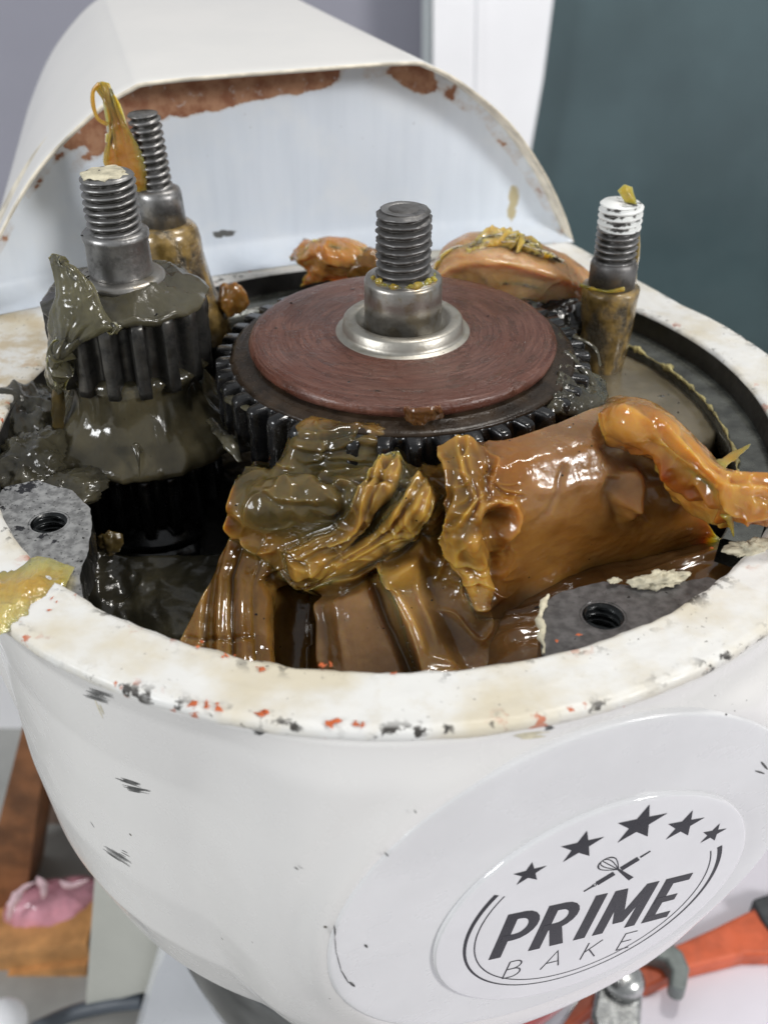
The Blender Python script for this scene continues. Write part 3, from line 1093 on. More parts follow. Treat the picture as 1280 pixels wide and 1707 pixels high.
pad = mk('front_pad', *disc_on_pad(PADR, PADC, -.9, -.005, .07), M['pad'], mixer)
tag(pad, 'smooth round raised pad on the front')
badge = mk('badge', *disc_on_pad(3.47, (0, 0), -.02, .085, .06, .05), M['badge'], mixer)
tag(badge, 'round glossy badge reading PRIME BAKE under five stars')


def dome_h(u, v_):
    return .085 + .05 * (1 - (u * u + v_ * v_) / (3.41 ** 2)) + .006


def flat(name, polys, mat, parent, lift=0.0):
    """printed shape: polygons in badge coordinates laid on the dome"""
    V = []
    F = []
    for p in polys:
        # fan / ear clipping
        tri = geometry.tessellate_polygon([[Vector((x, y, 0)) for x, y in p]])
        k = len(V)
        V += [PB(x, y, dome_h(x, y) + lift) for x, y in p]
        for f in tri:
            a, b, c = (np.array(p[i]) for i in f)
            cr = (b[0] - a[0]) * (c[1] - a[1]) - (b[1] - a[1]) * (c[0] - a[0])
            F.append(tuple(k + i for i in (f if cr > 0 else tuple(reversed(f)))))
    return mk(name, V, F, mat, parent, smooth=False)


def stroke(pts, w, closed=False):
    """polyline with width as a list of quads"""
    P = [np.array(p, float) for p in pts]
    if closed:
        P = P + [P[0]]
    n = len(P)
    L = []
    Rr = []
    ws = w if isinstance(w, (list, np.ndarray)) else [w] * n
    for i in range(n):
        if closed and i in (0, n - 1):
            d0, d1 = P[1] - P[0], P[-1] - P[-2]
        else:
            d0 = P[min(i + 1, n - 1)] - P[min(i, n - 2)]
            d1 = P[max(i, 1)] - P[max(i - 1, 0)]
        d0 = d0 / np.linalg.norm(d0)
        d1 = d1 / np.linalg.norm(d1)
        tn = d0 + d1
        tn /= np.linalg.norm(tn) + 1e-9
        nn = np.array([-tn[1], tn[0]])
        m = 1 / max(.5, abs(nn @ np.array([-d0[1], d0[0]])))
        L.append(P[i] + nn * ws[i] / 2 * m)
        Rr.append(P[i] - nn * ws[i] / 2 * m)
    return [[tuple(Rr[i]), tuple(Rr[i + 1]), tuple(L[i + 1]), tuple(L[i])] for i in range(n - 1)]


def star(c, r, rot=0.0):
    return [(c[0] + (r if k % 2 == 0 else r * .40) * math.cos(math.pi / 2 + k * math.pi / 5 + rot), c[1] + (r if k % 2 == 0 else r * .40) * math.sin(math.pi / 2 + k * math.pi / 5 + rot)) for k in range(10)]


for c, r, rt in (((-2.02, 1.78), .36, .10), ((-1.09, 2.34), .48, .05), ((.08, 2.69), .58, 0), ((1.22, 2.33), .46, -.05), ((2.14, 1.80), .32, -.10)):
    flat('star', [star(c, r, rt)], M['print'], badge)


def bow(x0, x1, y0, y1, n=10):
    """P / R / B bowl: right-hand round"""
    cy, ry = (y0 + y1) / 2, (y1 - y0) / 2
    rx = min(ry, (x1 - x0) * .55)
    return [(x0, y1)] + [(x1 - rx + rx * math.sin(t_), cy + ry * math.cos(t_)) for t_ in np.linspace(0, math.pi, n)] + [(x0, y0)]


y0, y1 = -1.20, .45
sw = .27


def rect(xa, ya, xb, yb):
    return [(xa, ya), (xb, ya), (xb, yb), (xa, yb)]


P_ = [rect(-2.10, y0, -2.10 + sw, y1)] + stroke(bow(-2.0, -1.40, y0 + .73, y1 - .12), .24)
R_ = [rect(-1.20, y0, -1.20 + sw, y1)] + stroke(bow(-1.1, -.50, y0 + .80, y1 - .12), .24) + [[(-.92, y0 + .72), (-.70, y0), (-.38, y0), (-.64, y0 + .76)]]
I_ = [rect(-.14, y0, .14, y1)]
M_ = [rect(.32, y0, .32 + .26, y1), rect(1.12, y0, 1.38, y1), [(.36, y1), (.72, y0 + .30), (.98, y0 + .30), (.62, y1)], [(.72, y0 + .30), (.98, y0 + .30), (1.34, y1), (1.08, y1)]]
E_ = [rect(1.55, y0, 1.55 + sw, y1), rect(1.60, y1 - .24, 2.22, y1), rect(1.60, y0, 2.22, y0 + .24), rect(1.60, -.49, 2.12, -.26)]
for pl in (P_, R_, I_, M_, E_):
    flat('letter', pl, M['print'], badge)
yb, yt, w = -2.18, -1.50, .035
B2 = stroke([(-1.52, yb), (-1.52, yt)], w) + stroke(bow(-1.52, -1.22, (yb + yt) / 2 + .02, yt), w) + stroke(bow(-1.52, -1.16, yb, (yb + yt) / 2 + .02), w)
A2 = stroke([(-.62, yb), (-.40, yt), (-.18, yb)], w) + stroke([(-.54, yb + .22), (-.26, yb + .22)], w)
K2 = stroke([(.36, yb), (.36, yt)], w) + stroke([(.70, yt), (.37, yb + .30)], w) + stroke([(.46, yb + .38), (.72, yb)], w)
E2 = stroke([(1.58, yt), (1.28, yt), (1.28, yb), (1.60, yb)], w) + stroke([(1.28, (yb + yt) / 2), (1.54, (yb + yt) / 2)], w)
for pl in (B2, A2, K2, E2):
    flat('letter', pl, M['print_soft'], badge)
aa = np.linspace(math.radians(154), math.radians(386), 110)
thk = .03 + .085 * np.abs(np.linspace(-1, 1, 110)) ** 2.2
flat('ring_line', stroke([(2.84 * math.cos(a), 2.84 * math.sin(a)) for a in aa], list(thk)), M['print'], badge)
flat('ring_line', stroke([(2.63 * math.cos(a), 2.63 * math.sin(a)) for a in aa], .028), M['print_soft'], badge)
# crossed whisk and rolling pin
d = np.array([.69 + .51, 1.68 - .72])
L_ = np.linalg.norm(d)
d /= L_
q0 = np.array([-.51, .72])
pin = stroke([q0, q0 + d * .24], [.05, .07]) + stroke([q0 + d * .30, q0 + d * .70], .17) + stroke([q0 + d * .86, q0 + d * 1.26], .17) + stroke([q0 + d * 1.30, q0 + d * L_], [.07, .05])
pin += stroke([q0 + d * .24 + np.array([.05 * math.cos(x), .05 * math.sin(x)]) for x in np.linspace(0, 2 * math.pi, 13)], .02)
flat('rolling_pin_mark', pin, M['print'], badge)
h0, h1 = np.array([.10, 1.26]), np.array([.56, .80])
dw = (np.array([-.42, 1.70]) - h0)
lw = np.linalg.norm(dw)
dw /= lw
pw = np.array([-dw[1], dw[0]])
wk = stroke([h0, h0 * .6 + h1 * .4, h1], [.05, .08, .12])
for off in (-.19, -.10, 0, .10, .19):
    wk += stroke([h0 + dw * (lw * math.sin(x / 2) if off else lw * x / math.pi) * (1 if True else 1) + pw * off * math.sin(x) * 1.0 for x in np.linspace(0, math.pi, 14)] if off else [h0, h0 + dw * lw], .022)
wk += stroke([h0 + dw * lw * (.62 + .38 * math.sin(x)) + pw * .19 * math.cos(x) for x in np.linspace(0, math.pi, 12)], .022)
flat('whisk_mark', wk, M['print'], badge)

# scuffs, scratches and chips on the body: thin slivers lying on the enamel
def on_body(x, y, lift=.006):
    d_ = ray(x, y)
    lo, hi = 8.0, 34.0
    for _ in range(3):
        ts = np.linspace(lo, hi, 120)
        Q = CAM + d_ * ts[:, None]
        ins_ = (Q[:, 2] < -.3) & (np.hypot(Q[:, 0], Q[:, 1]) < rho(np.arctan2(Q[:, 1], Q[:, 0]), Q[:, 2]))
        k = int(np.argmax(ins_))
        lo, hi = ts[max(k - 1, 0)], ts[k]
    return CAM + d_ * (lo - lift)


def scuff(name, segs, mat, label=None, lift=.008):
    V = []
    F = []
    for (xa, ya, xb, yb, w) in segs:
        n = 14
        k = len(V)
        for i in range(n):
            q = i / (n - 1)
            ww = w * (math.sin(math.pi * min(1, max(0, q * .96 + .02))) ** .6) * (.9 + .2 * random.random())
            x, y = xa + (xb - xa) * q, ya + (yb - ya) * q
            dx, dy = xb - xa, yb - ya
            l = math.hypot(dx, dy)
            nx, ny = -dy / l, dx / l
            V.append(on_body(x + nx * ww / 2, y + ny * ww / 2, lift))
            V.append(on_body(x - nx * ww / 2, y - ny * ww / 2, lift))
        F += [(k + 2 * i, k + 2 * i + 1, k + 2 * i + 3, k + 2 * i + 2) for i in range(n - 1)]
    o = mk(name, V, F, mat, mixer, smooth=False)
    if label:
        tag(o, label)
    return o


def brush(x0, y0, x1, y1, n, spread, w):
    out = []
    dx, dy = x1 - x0, y1 - y0
    l = math.hypot(dx, dy)
    for i in range(n):
        o_ = (i / (n - 1) - .5) * spread if n > 1 else 0
        a, b = random.uniform(0, .3), random.uniform(.65, 1)
        out.append((x0 + dx * a - dy / l * o_, y0 + dy * a + dx / l * o_, x0 + dx * b - dy / l * o_, y0 + dy * b + dx / l * o_, w * random.uniform(.5, 1.2)))
    return out


scuff('scuff_mark', brush(192, 1296, 238, 1311, 4, 5, 1.9), M['scuff'], 'black double scuff on the white body')
scuff('scuff_mark', brush(200, 1311, 252, 1322, 6, 7, 1.9), M['scuff'])
scuff('scuff_mark', brush(133, 1150, 190, 1168, 9, 16, 1.9), M['scuff'])
scuff('scuff_mark', brush(170, 1410, 222, 1445, 7, 9, 1.2), M['scuff'])
scuff('scuff_mark', brush(196, 1417, 220, 1430, 3, 7, 1.4), M['scuff'])
scuff('scuff_mark', brush(150, 1368, 158, 1380, 1, 1, 1.6), M['scuff'])

scuff('edge_crack', [(557, 1542, 559, 1560, 3.5), (558, 1558, 561, 1592, 1.3), (561, 1588, 570, 1622, 1.4), (569, 1618, 582, 1640, 2), (582, 1637, 592, 1645, 4)], M['scuff'], 'dark crack along the lower left of the pad', .10)
scuff('paint_chip', brush(905, 1213, 928, 1207, 5, 9, 3.5), M['scuff'])
scuff('paint_chip', brush(420, 1222, 444, 1212, 5, 14, 4), M['scuff'])
scuff('paint_chip', brush(150, 1128, 178, 1138, 6, 10, 3.5), M['scuff'])
scuff('primer_chip', brush(848, 1230, 918, 1222, 5, 9, 3.2), M['crust'])
scuff('primer_chip', brush(160, 1165, 178, 1206, 2, 4, 3), M['crust'])
scuff('primer_chip', brush(400, 1206, 450, 1214, 4, 6, 3), M['crust_y'])
for sg in [(1258, 1285, 1274, 1290, 3), (1268, 1270, 1279, 1283, 4), (640, 1420, 648, 1428, 2.4), (690, 1350, 694, 1356, 2.4), (490, 1445, 498, 1450, 2.4), (1206, 1420, 1212, 1408, 2.4), (1216, 1424, 1221, 1414, 2.4), (608, 1575, 613, 1580, 4)]:
    scuff('fine_scratch', [sg], M['scuff'], None, .10)

# ------------------------------------------------------------------ gears and studs
MC = (.36, .22)
main = thing('main_gear', 'large black toothed gear under a red brown fibre disc with central threaded shaft', 'gear', (MC[0], MC[1], -.4))
mk('toothed_wheel', *gear(MC, .10, 1.42, 4.34, .38, 42, .04, .08, .06, 2, 3.4), M['gear'], main)
mk('oil_groove', *lathe([(3.98, 1.42), (3.90, 1.46), (3.84, 1.50), (3.78, 1.48), (3.72, 1.53), (3.66, 1.50), (3.60, 1.56), (3.52, 1.54), (3.45, 1.60), (3.3, 1.6)], MC, 160, noise=lambda G, a, Z: .03 * fbm(G, 2.0, 2, 4)), M['brown_groove'], main)
mk('fibre_disc', *lathe([(3.36, 1.52), (3.46, 1.58), (3.515, 1.66), (3.525, 1.74), (3.50, 1.81), (3.44, 1.865), (3.34, 1.895), (3.22, 1.905)] + [(r, 1.91 + .010 * math.sin(r * 9)) for r in np.linspace(3.1, 1.2, 30)], MC, 220,
           noise=lambda G, a, Z: .02 * fbm(G, 2.0, 2, 4)), M['fibre'], main)
mk('washer', *lathe([(1.56, 1.905), (1.52, 1.93), (1.44, 1.94), (1.40, 1.965), (1.375, 2.02), (1.36, 2.20), (1.31, 2.245), (1.12, 2.25), (1.06, 2.22), (1.0, 2.10), (.85, 2.09)], MC, 96), M['steel_pale'], main)
mk('shaft_sleeve', *lathe([(.88, 2.05), (.875, 3.12), (.85, 3.19), (.80, 3.21), (.72, 3.22), (.68, 3.26), (.60, 3.28)], MC, 72), M['steel_collar'], main)
mk('shaft_thread', *thread(.615, 3.22, 4.74, .185, .125, MC, 64, wear=.05, seed=4, chamfer=.10), M['steel_dark'], main)
mk('centre_hole', *lathe([(.50, 4.744), (.34, 4.746), (.20, 4.58), (.10, 4.3)], MC, 40, cap=False), M['steel'], main)
rw = []
for k in range(26):
    a_ = math.radians(190 + k * 7)
    rw.append((MC[0] + .70 * math.cos(a_), MC[1] + .70 * math.sin(a_), 3.25 + .03 * math.sin(k * 2.1)))
mk('grease_bead', *tube(rw, [random.choice([.008, .012, .03, .05, .075]) for k in range(26)], n=10, m=220, noise=1.2, nsc=4), M['g_yellow'], main)

LC = (-6.0, .6)
lg = thing('pinion_shaft', 'upright threaded shaft carrying two black pinions smothered in dark grease, far left', 'gear shaft', (LC[0], LC[1], -6))
mk('shaft_thread', *thread(.60, 4.12, 5.38, .165, .105, LC, 64, wear=.014, seed=2, chamfer=.06), M['steel'], lg)
mk('collar', *lathe([(.725, 3.12), (.715, 3.25), (.70, 3.92), (.735, 4.0), (.735, 4.10), (.68, 4.15), (.55, 4.17)], LC, 64), M['steel'], lg)
mk('shoulder', *lathe([(.98, 2.98), (.98, 3.06), (.93, 3.12), (.84, 3.15), (.70, 3.17)], LC, 64), M['steel_collar'], lg)
mk('upper_pinion', *gear(LC, .85, 2.62, 1.86, .40, 16, .12, .10, .05, 5), M['gear_edge'], lg)
mk('lower_pinion', *gear(LC, -3.0, -1.35, 1.82, .38, 16, .30, .10, .04, 6), M['gear'], lg)
mk('shaft_core', *lathe([(1.5, -6.3), (1.5, -3.4), (1.9, -3.38), (1.9, -3.15), (1.2, -3.1), (1.2, 1)], LC, 48), M['gear'], lg)
# white paint crust on the shaft tip
mk('paint_crust', *ball((LC[0], LC[1], 5.37), (.50, .50, .07), 3, .5, 2.2, 20), M['crust'], lg)

RC = (5.85, 3.9)
rs = thing('threaded_stud', 'threaded steel stud with white painted tip standing at the right', 'stud', (RC[0], RC[1], -1.4), 'threaded studs')
mk('thread', *thread(.545, 2.15, 3.36, .165, .10, RC, 56, wear=.01, seed=7, chamfer=0), M['steel'], rs)
mk('painted_thread', *thread(.553, 3.02, 3.64, .165, .085, RC, 56, wear=.02, seed=8, chamfer=.05), M['whitecap'], rs)
mk('neck', *lathe([(.60, 1.42), (.60, 2.05), (.565, 2.14), (.50, 2.2)], RC, 56), M['steel_dark'], rs)
mk('grease_sleeve', *lathe([(.50, -1.4), (.58, -.9), (.66, -.2), (.71, .6), (.74, 1.2), (.76, 1.40), (.70, 1.46), (.56, 1.48)], RC, 72, noise=lambda G, a, Z: .05 * fbm(G * np.array([1, 1, .5]), 1.6, 8, 4)), M['greasy_steel'], rs)
mk('clear_grease_run', *tube([at(1062, 350, 3.4), at(1063, 400, 2.7), at(1058, 450, 1.9), at(1048, 520, .7), at(1035, 590, -.5)], [.03, .05, .07, .06, .03], n=12, m=70, noise=.5, nsc=2), M['g_film'], rs)
mk('grease_bead', *tube([atc(968, 476, .72, RC), atc(990, 482, .74, RC), atc(1015, 486, .76, RC), atc(1040, 482, .74, RC)], [.05, .04, .05, .05], n=10, m=50, noise=.8, nsc=4), M['g_yellow'], rs)

SC = at(302, 522, 0)[:2]
ST = (-.065, .0)
ls = thing('threaded_stud', 'threaded steel stud with amber grease tuft near the hood wall, back left', 'stud', (SC[0], SC[1], -.6), 'threaded studs')
mk('thread', *thread(.415, 3.55, 5.42, .185, .095, SC, 48, tilt=ST, wear=.012, seed=9, chamfer=.06), M['steel'], ls)
mk('neck', *lathe([(.60, 2.60), (.60, 3.36), (.57, 3.50), (.45, 3.56)], SC, 48, tilt=ST), M['steel'], ls)
mk('grease_cone', *lathe([(1.32, -.6), (1.30, .0), (1.22, .25), (1.20, .35), (1.08, .5), (1.0, .9), (.94, 1.6), (.90, 2.2), (.86, 2.45), (.74, 2.58), (.55, 2.62)], SC, 80, tilt=ST,
           noise=lambda G, a, Z: .07 * fbm(G * np.array([1, 1, .7]), 1.3, 4, 4)), M['greasy_steel'], ls)

# plate and lower works seen through the grease at the right
pl = mk('grease_covered_plate', *lathe([(3.2, -2.2), (3.2, -1.05), (3.12, -.95), (2.4, -.90), (1.2, -.86), (.02, -.86)], (5.55, 2.3), 96, noise=lambda G, a, Z: .03 * fbm(G, 1.5, 4, 3)), M['g_grey'])
tag(pl, 'round plate coated in grey olive grease behind the orange lump', 'plate')

# ------------------------------------------------------------------ grease
A = at


def gtag(o, label, group='lumps of grease in the gearbox'):
    return tag(o, label, 'grease', group)


# coat of grease round the pinion shaft
gtag(mk('grease_coat', *lathe([(1.80, 2.50), (1.88, 2.60), (1.84, 2.68), (1.72, 2.74), (1.52, 2.82), (1.34, 2.90), (1.20, 2.98), (1.04, 3.03), (.96, 3.07)], LC, 160,
        noise=lambda G, a, Z: .12 * fbm(G, 1.3, 5, 4) + .10 * nz(np.stack([np.cos(a) * 1.3 + Z * 0, np.sin(a) * 1.3 + Z * 0, Z * 11], -1), 1.0, 3), znoise=lambda G, a, Z: .16 * fbm(G, 1.2, 15, 4) + .05 * np.sin(np.hypot(G[..., 0], G[..., 1]) * 16 + a * 2 + 3 * nz(G, .8, 4))), M['g_dark']), 'dark grey grease smeared over the shoulder above the upper pinion')
cn = lambda G, a, Z: .07 * nz(np.stack([np.cos(a) * 1.6 + Z * 0, np.sin(a) * 1.6 + Z * 0, Z * 6], -1), 1.0, 13) + .10 * fbm(G, 1.7, 17, 3) + .05 * (np.clip(ridge(G, 1.3, 18) - .6, 0, 1) / .4) ** 2 + .18 * fbm(G * np.array([1, 1, 1.3]), .8, 7, 4) * sm(Z, -1.0, .0) + .07 * fbm(G, 2.4, 8, 4) + .03 * fbm(G, 6, 28, 3) + .08 * sm(Z, -.1, .9) * fbm(G, 4, 2, 3)
gtag(mk('grease_collar', *lathe([(1.5, 1.15), (1.72, 1.02), (1.62, .80), (1.58, .50), (1.68, .20), (1.84, -.08), (2.04, -.30), (2.24, -.48), (2.40, -.62), (2.49, -.76), (2.50, -.86), (2.42, -.96), (2.2, -1.04), (1.85, -1.1)], LC, 200,
        noise=cn), M['g_mid']), 'wide glossy brown grey skirt of grease between the two pinions')
gtag(mk('grease_heap', *lathe([(2.3, -5.6), (2.3, -4.6), (2.05, -4.0), (2.15, -3.6), (1.75, -3.3)], LC, 120, noise=lambda G, a, Z: .22 * fbm(G * np.array([1, 1, 2.2]), 1.2, 9, 4)), M['g_black']), 'black grease heaped under the lower pinion')
gtag(patch('grease_heap', [[A(150, 905, -2.2), A(200, 915, -2.6), A(260, 915, -2.6), A(400, 905, -2.4)], [A(145, 950, -2.6), A(200, 955, -2.9), A(265, 955, -2.8), A(410, 960, -2.6)], [A(150, 1010, -3.0), A(210, 1015, -3.2), A(270, 1010, -3.0), A(410, 1020, -2.9)], [A(160, 1080, -3.6), A(220, 1090, -3.6), A(280, 1090, -3.4), A(410, 1090, -3.4)]],
     M['g_dark'], .6, 80, 80, (.22, .7), (.03, 3), (.08, 4, 4), (.06, .9), seed=51), 'rumpled black grease between pinion and left slab')


def C(x, y, r):
    return atc(x, y, r, LC)


# the torn flap with a pointed peak on the left of the pinion
flap = [[C(77, 428, 1.7), C(84, 419, 1.6), C(98, 424, 1.55), C(108, 430, 1.5)],
        [C(82, 455, 1.8), C(100, 448, 1.75), C(125, 452, 1.65), C(148, 462, 1.55)],
        [C(86, 490, 1.85), C(110, 482, 1.85), C(142, 490, 1.75), C(172, 505, 1.6)],
        [C(76, 525, 1.95), C(106, 522, 2.05), C(148, 528, 1.95), C(192, 540, 1.8)],
        [C(72, 575, 2.0), C(98, 570, 2.1), C(130, 556, 2.05), C(196, 552, 1.9)],
        [C(74, 620, 2.0), C(88, 618, 2.1), C(104, 606, 2.1), C(112, 590, 2.0)],
        [C(82, 660, 2.0), C(92, 660, 2.1), C(100, 650, 2.1), C(106, 640, 2.0)]]
gtag(patch('grease_flap', flap, M['g_flap'], .4, 90, 80, (.08, 1.3), (.012, 5), (.10, .9, 6), (.03, 1.4), seed=3, round_=.12), 'greenish torn flap of grease peaking on the left of the upper pinion')
gtag(mk('grease_strand', *tube([C(98, 610, 1.9), C(97, 670, 2.0), C(98, 730, 2.1), C(97, 800, 2.3)], [.08, .15, .13, .02], n=20, m=60, squash=(.6, (0, 1, .2)), noise=.35, nsc=2, streak=.4), M['g_olive']), 'amber strand running down the left side of the pinion')
gtag(mk('grease_web', *tube([C(96, 760, 2.3), C(88, 800, 2.5), C(92, 830, 2.6), C(120, 832, 2.5)], [.08, .13, .12, .05], n=14, m=60, noise=.6, nsc=2, streak=.5), M['g_dark']), 'thin grey web of grease below the amber strand')
# lumps squeezed against the left wall
gtag(mk('grease_heap', *ball(A(50, 700, -.7) + np.array([0, 0, -.1]), (.95, 1.5, .75), 4, .38, 1.6, 44, .3, .12), M['g_dark']), 'shiny dark grease heap squeezed against the left wall')
gtag(mk('grease_heap', *ball(A(52, 775, -.75), (.85, 1.15, .6), 9, .40, 1.8, 40, -.2, .14), M['g_dark']), 'shiny dark grease heap just above the bare screw boss')
gtag(mk('grease_heap', *ball(A(115, 815, -.9), (.9, .55, .35), 12, .35, 1.8, 36, .5, .1), M['g_dark']), 'small dark grease roll on the edge of the bare screw boss')
gtag(mk('grease_crumb', *ball(A(185, 905, -1.6), (.26, .16, .30), 14, .5, 1.8, 22), M['g_olive']), 'small yellow grease crumb beside the lower pinion')
gtag(mk('grease_peak', *tube([C(232, 752, 2.2), C(226, 745, 2.25), C(231, 765, 2.45), C(233, 795, 2.53)], [.10, .09, .045, .01], n=10, m=40, noise=.3), M['g_dark']), 'little drawn-out spike of grease on the skirt of the pinion')

# grease on the front of the main gear
gtag(patch('grease_smear', [[A(672, 682, 1.88), A(700, 684, 1.90), A(735, 682, 1.88)], [A(670, 700, 1.56), A(702, 700, 1.63), A(742, 700, 1.54)], [A(690, 722, 1.30), A(712, 722, 1.33), A(738, 718, 1.28)]],
     M['g_brown'], .12, 40, 44, (.08, 2.2), (.03, 7), (.05, 3, 8), (.08, 2.2), seed=8), 'small wrinkled clot of grease on the rim of the fibre disc')
for k, (pts_, rr) in enumerate([(((925, 560), (950, 600), (985, 635), (1008, 650)), .10), (((955, 560), (990, 580), (1000, 610)), .06), (((940, 590), (975, 620), (1005, 668)), .12)]):
    o = mk('grease_web', *tube([A(x, y, z_) for (x, y), z_ in zip(pts_, (1.45, 1.3, .9, .4))], [rr * 1.4, rr, rr * .8, .02][:len(pts_)], n=14, m=60, squash=(.5, (0, 0, 1)), noise=.6, nsc=2.5, streak=.5), M['g_dark'])
    gtag(o, ['long thin web of grey grease trailing right off the main gear', 'short hooked web of grease beside the white tipped stud', 'broad grey web of grease between main gear and tan lump'][k])
gtag(patch('grease_smear', [[A(925, 610, 1.47), A(950, 600, 1.42), A(985, 610, 1.02), A(1015, 635, 0.62)], [A(915, 645, 1.50), A(950, 640, 1.42), A(990, 650, 1.12), A(1020, 660, 0.82)], [A(905, 680, 1.42), A(945, 680, 1.37), A(985, 680, 1.27), A(1010, 680, 1.12)]],
     M['g_dark'], .35, 50, 60, (.10, 1.6), (.03, 6), (.08, 2, 9), (.08, 1.8), seed=12), 'dark smear of grease over the right-hand teeth of the main gear')

for k_, (pp, lab) in enumerate(((((372, 640), (392, 668), (430, 690)), 'short dark web stretched from the main gear towards the pinion'), (((352, 700), (380, 735), (400, 770)), 'dark web of grease low between main gear and pinion'))):
    gtag(mk('grease_web', *tube([A(x, y, z_) for (x, y), z_ in zip(pp, (1.0, 1.2, 1.25) if k_ == 0 else (.3, .5, .3))], [.10, .16, .05], n=12, m=50, squash=(.5, (0, 0, 1)), noise=.7, nsc=2.5, streak=.4), M['g_dark']), lab)

# one packed mass in front of the gear, sculpted stroke by stroke and then split into its lumps
mass = [
    [A(430, 770, .0), A(470, 772, .1), A(505, 692, 1.28), A(585, 688, 1.32), A(645, 704, 1.28), A(722, 775, .2), A(765, 755, .5), A(850, 742, .6), A(930, 712, .7), A(985, 680, .7), A(1030, 660, .5), A(1075, 670, -.1)],
    [A(420, 775, .25), A(462, 776, .40), A(498, 708, 1.44), A(585, 704, 1.49), A(648, 718, 1.44), A(724, 774, .55), A(765, 748, 1.0), A(850, 738, 1.2), A(930, 710, 1.3), A(988, 682, 1.3), A(1038, 672, 1.0), A(1085, 688, .3)],
    [A(402, 790, .35), A(456, 784, .55), A(500, 738, 1.34), A(588, 734, 1.42), A(652, 746, 1.20), A(726, 777, .75), A(766, 745, 1.25), A(850, 736, 1.42), A(930, 708, 1.48), A(990, 684, 1.50), A(1042, 678, 1.2), A(1090, 698, .5)],
    [A(392, 812, 0.40), A(450, 793, 0.65), A(520, 781, 0.80), A(595, 781, 0.87), A(665, 786, 0.85), A(725, 780, 0.95), A(765, 745, 1.40), A(850, 736, 1.50), A(930, 708, 1.56), A(990, 685, 1.58), A(1045, 682, 1.33), A(1095, 705, 0.68)],
    [A(382, 842, 0.10), A(440, 822, 0.48), A(520, 808, 0.70), A(600, 806, 0.82), A(675, 812, 0.88), A(730, 818, 0.88), A(765, 788, 1.33), A(850, 775, 1.45), A(937, 750, 1.51), A(1003, 735, 1.48), A(1060, 740, 1.17), A(1118, 770, 0.55)],
    [A(380, 868, -0.30), A(435, 858, 0.10), A(515, 846, 0.38), A(600, 842, 0.55), A(680, 848, 0.58), A(735, 858, 0.48), A(775, 838, 0.90), A(850, 822, 1.00), A(945, 798, 1.04), A(1020, 785, 0.92), A(1085, 795, 0.52), A(1145, 825, -0.10)],
    [A(388, 896, -0.80), A(440, 898, -0.55), A(520, 890, -0.25), A(605, 886, -0.12), A(675, 888, -0.10), A(735, 895, -0.20), A(780, 888, 0.37), A(850, 870, 0.47), A(955, 845, 0.42), A(1045, 832, 0.27), A(1110, 838, -0.13), A(1172, 862, -0.68)],
    [A(368, 925, -1.05), A(440, 935, -1.00), A(520, 938, -0.90), A(600, 932, -0.70), A(665, 930, -0.57), A(735, 938, -0.65), A(785, 940, -0.50), A(850, 925, -0.40), A(960, 895, -0.45), A(1058, 880, -0.60), A(1130, 880, -0.85), A(1192, 890, -1.15)],
    [A(345, 975, -1.40), A(425, 990, -1.40), A(498, 1000, -1.85), A(575, 990, -1.30), A(650, 985, -1.25), A(720, 990, -1.25), A(790, 995, -1.20), A(850, 975, -1.25), A(965, 935, -1.40), A(1070, 918, -1.45), A(1150, 905, -1.55), A(1215, 905, -1.80)],
    [A(305, 1060, -1.90), A(408, 1072, -1.85), A(496, 1080, -2.35), A(582, 1078, -1.90), A(672, 1075, -1.90), A(750, 1075, -1.90), A(815, 1062, -1.90), A(868, 1020, -1.90), A(980, 965, -2.05), A(1085, 940, -2.10), A(1170, 922, -2.15), A(1230, 915, -2.35)],
    [A(270, 1160, -2.60), A(400, 1170, -2.60), A(496, 1175, -2.90), A(582, 1175, -2.60), A(672, 1175, -2.60), A(760, 1175, -2.40), A(835, 1160, -2.50), A(885, 1080, -2.60), A(990, 1000, -2.80), A(1095, 965, -2.90), A(1180, 940, -2.90), A(1240, 930, -3.00)]]
NU, NV = 330, 430
MG = crom(np.array(mass), NU)
MG = crom(MG.transpose(1, 0, 2), NV).transpose(1, 0, 2)
MB0 = MG.copy()
MN = grid_normals(MG)
if ((CAM - MG) * MN).sum(-1).mean() < 0:
    MN = -MN


def to_px(Pp):
    Q = Pp - CAM
    f = Q[..., 1] * math.cos(PITCH) - Q[..., 2] * math.sin(PITCH)
    u = Q[..., 1] * math.sin(PITCH) + Q[..., 2] * math.cos(PITCH)
    return 640 + Q[..., 0] / f * FOC, 853.5 - u / f * FOC


X0, Y0 = to_px(MG)
# hand wobble so that no edge runs clean
wk_ = 1 - .72 * sm(Y0, 940, 990)
wob1, wob2 = wk_ * (12 * nz(MG, 1.0, 61) + 4 * nz(MG, 3.1, 62)), wk_ * (12 * nz(MG, 1.0, 63) + 4 * nz(MG, 3.1, 64))
XP, YP = X0 + wob1, Y0 + wob2


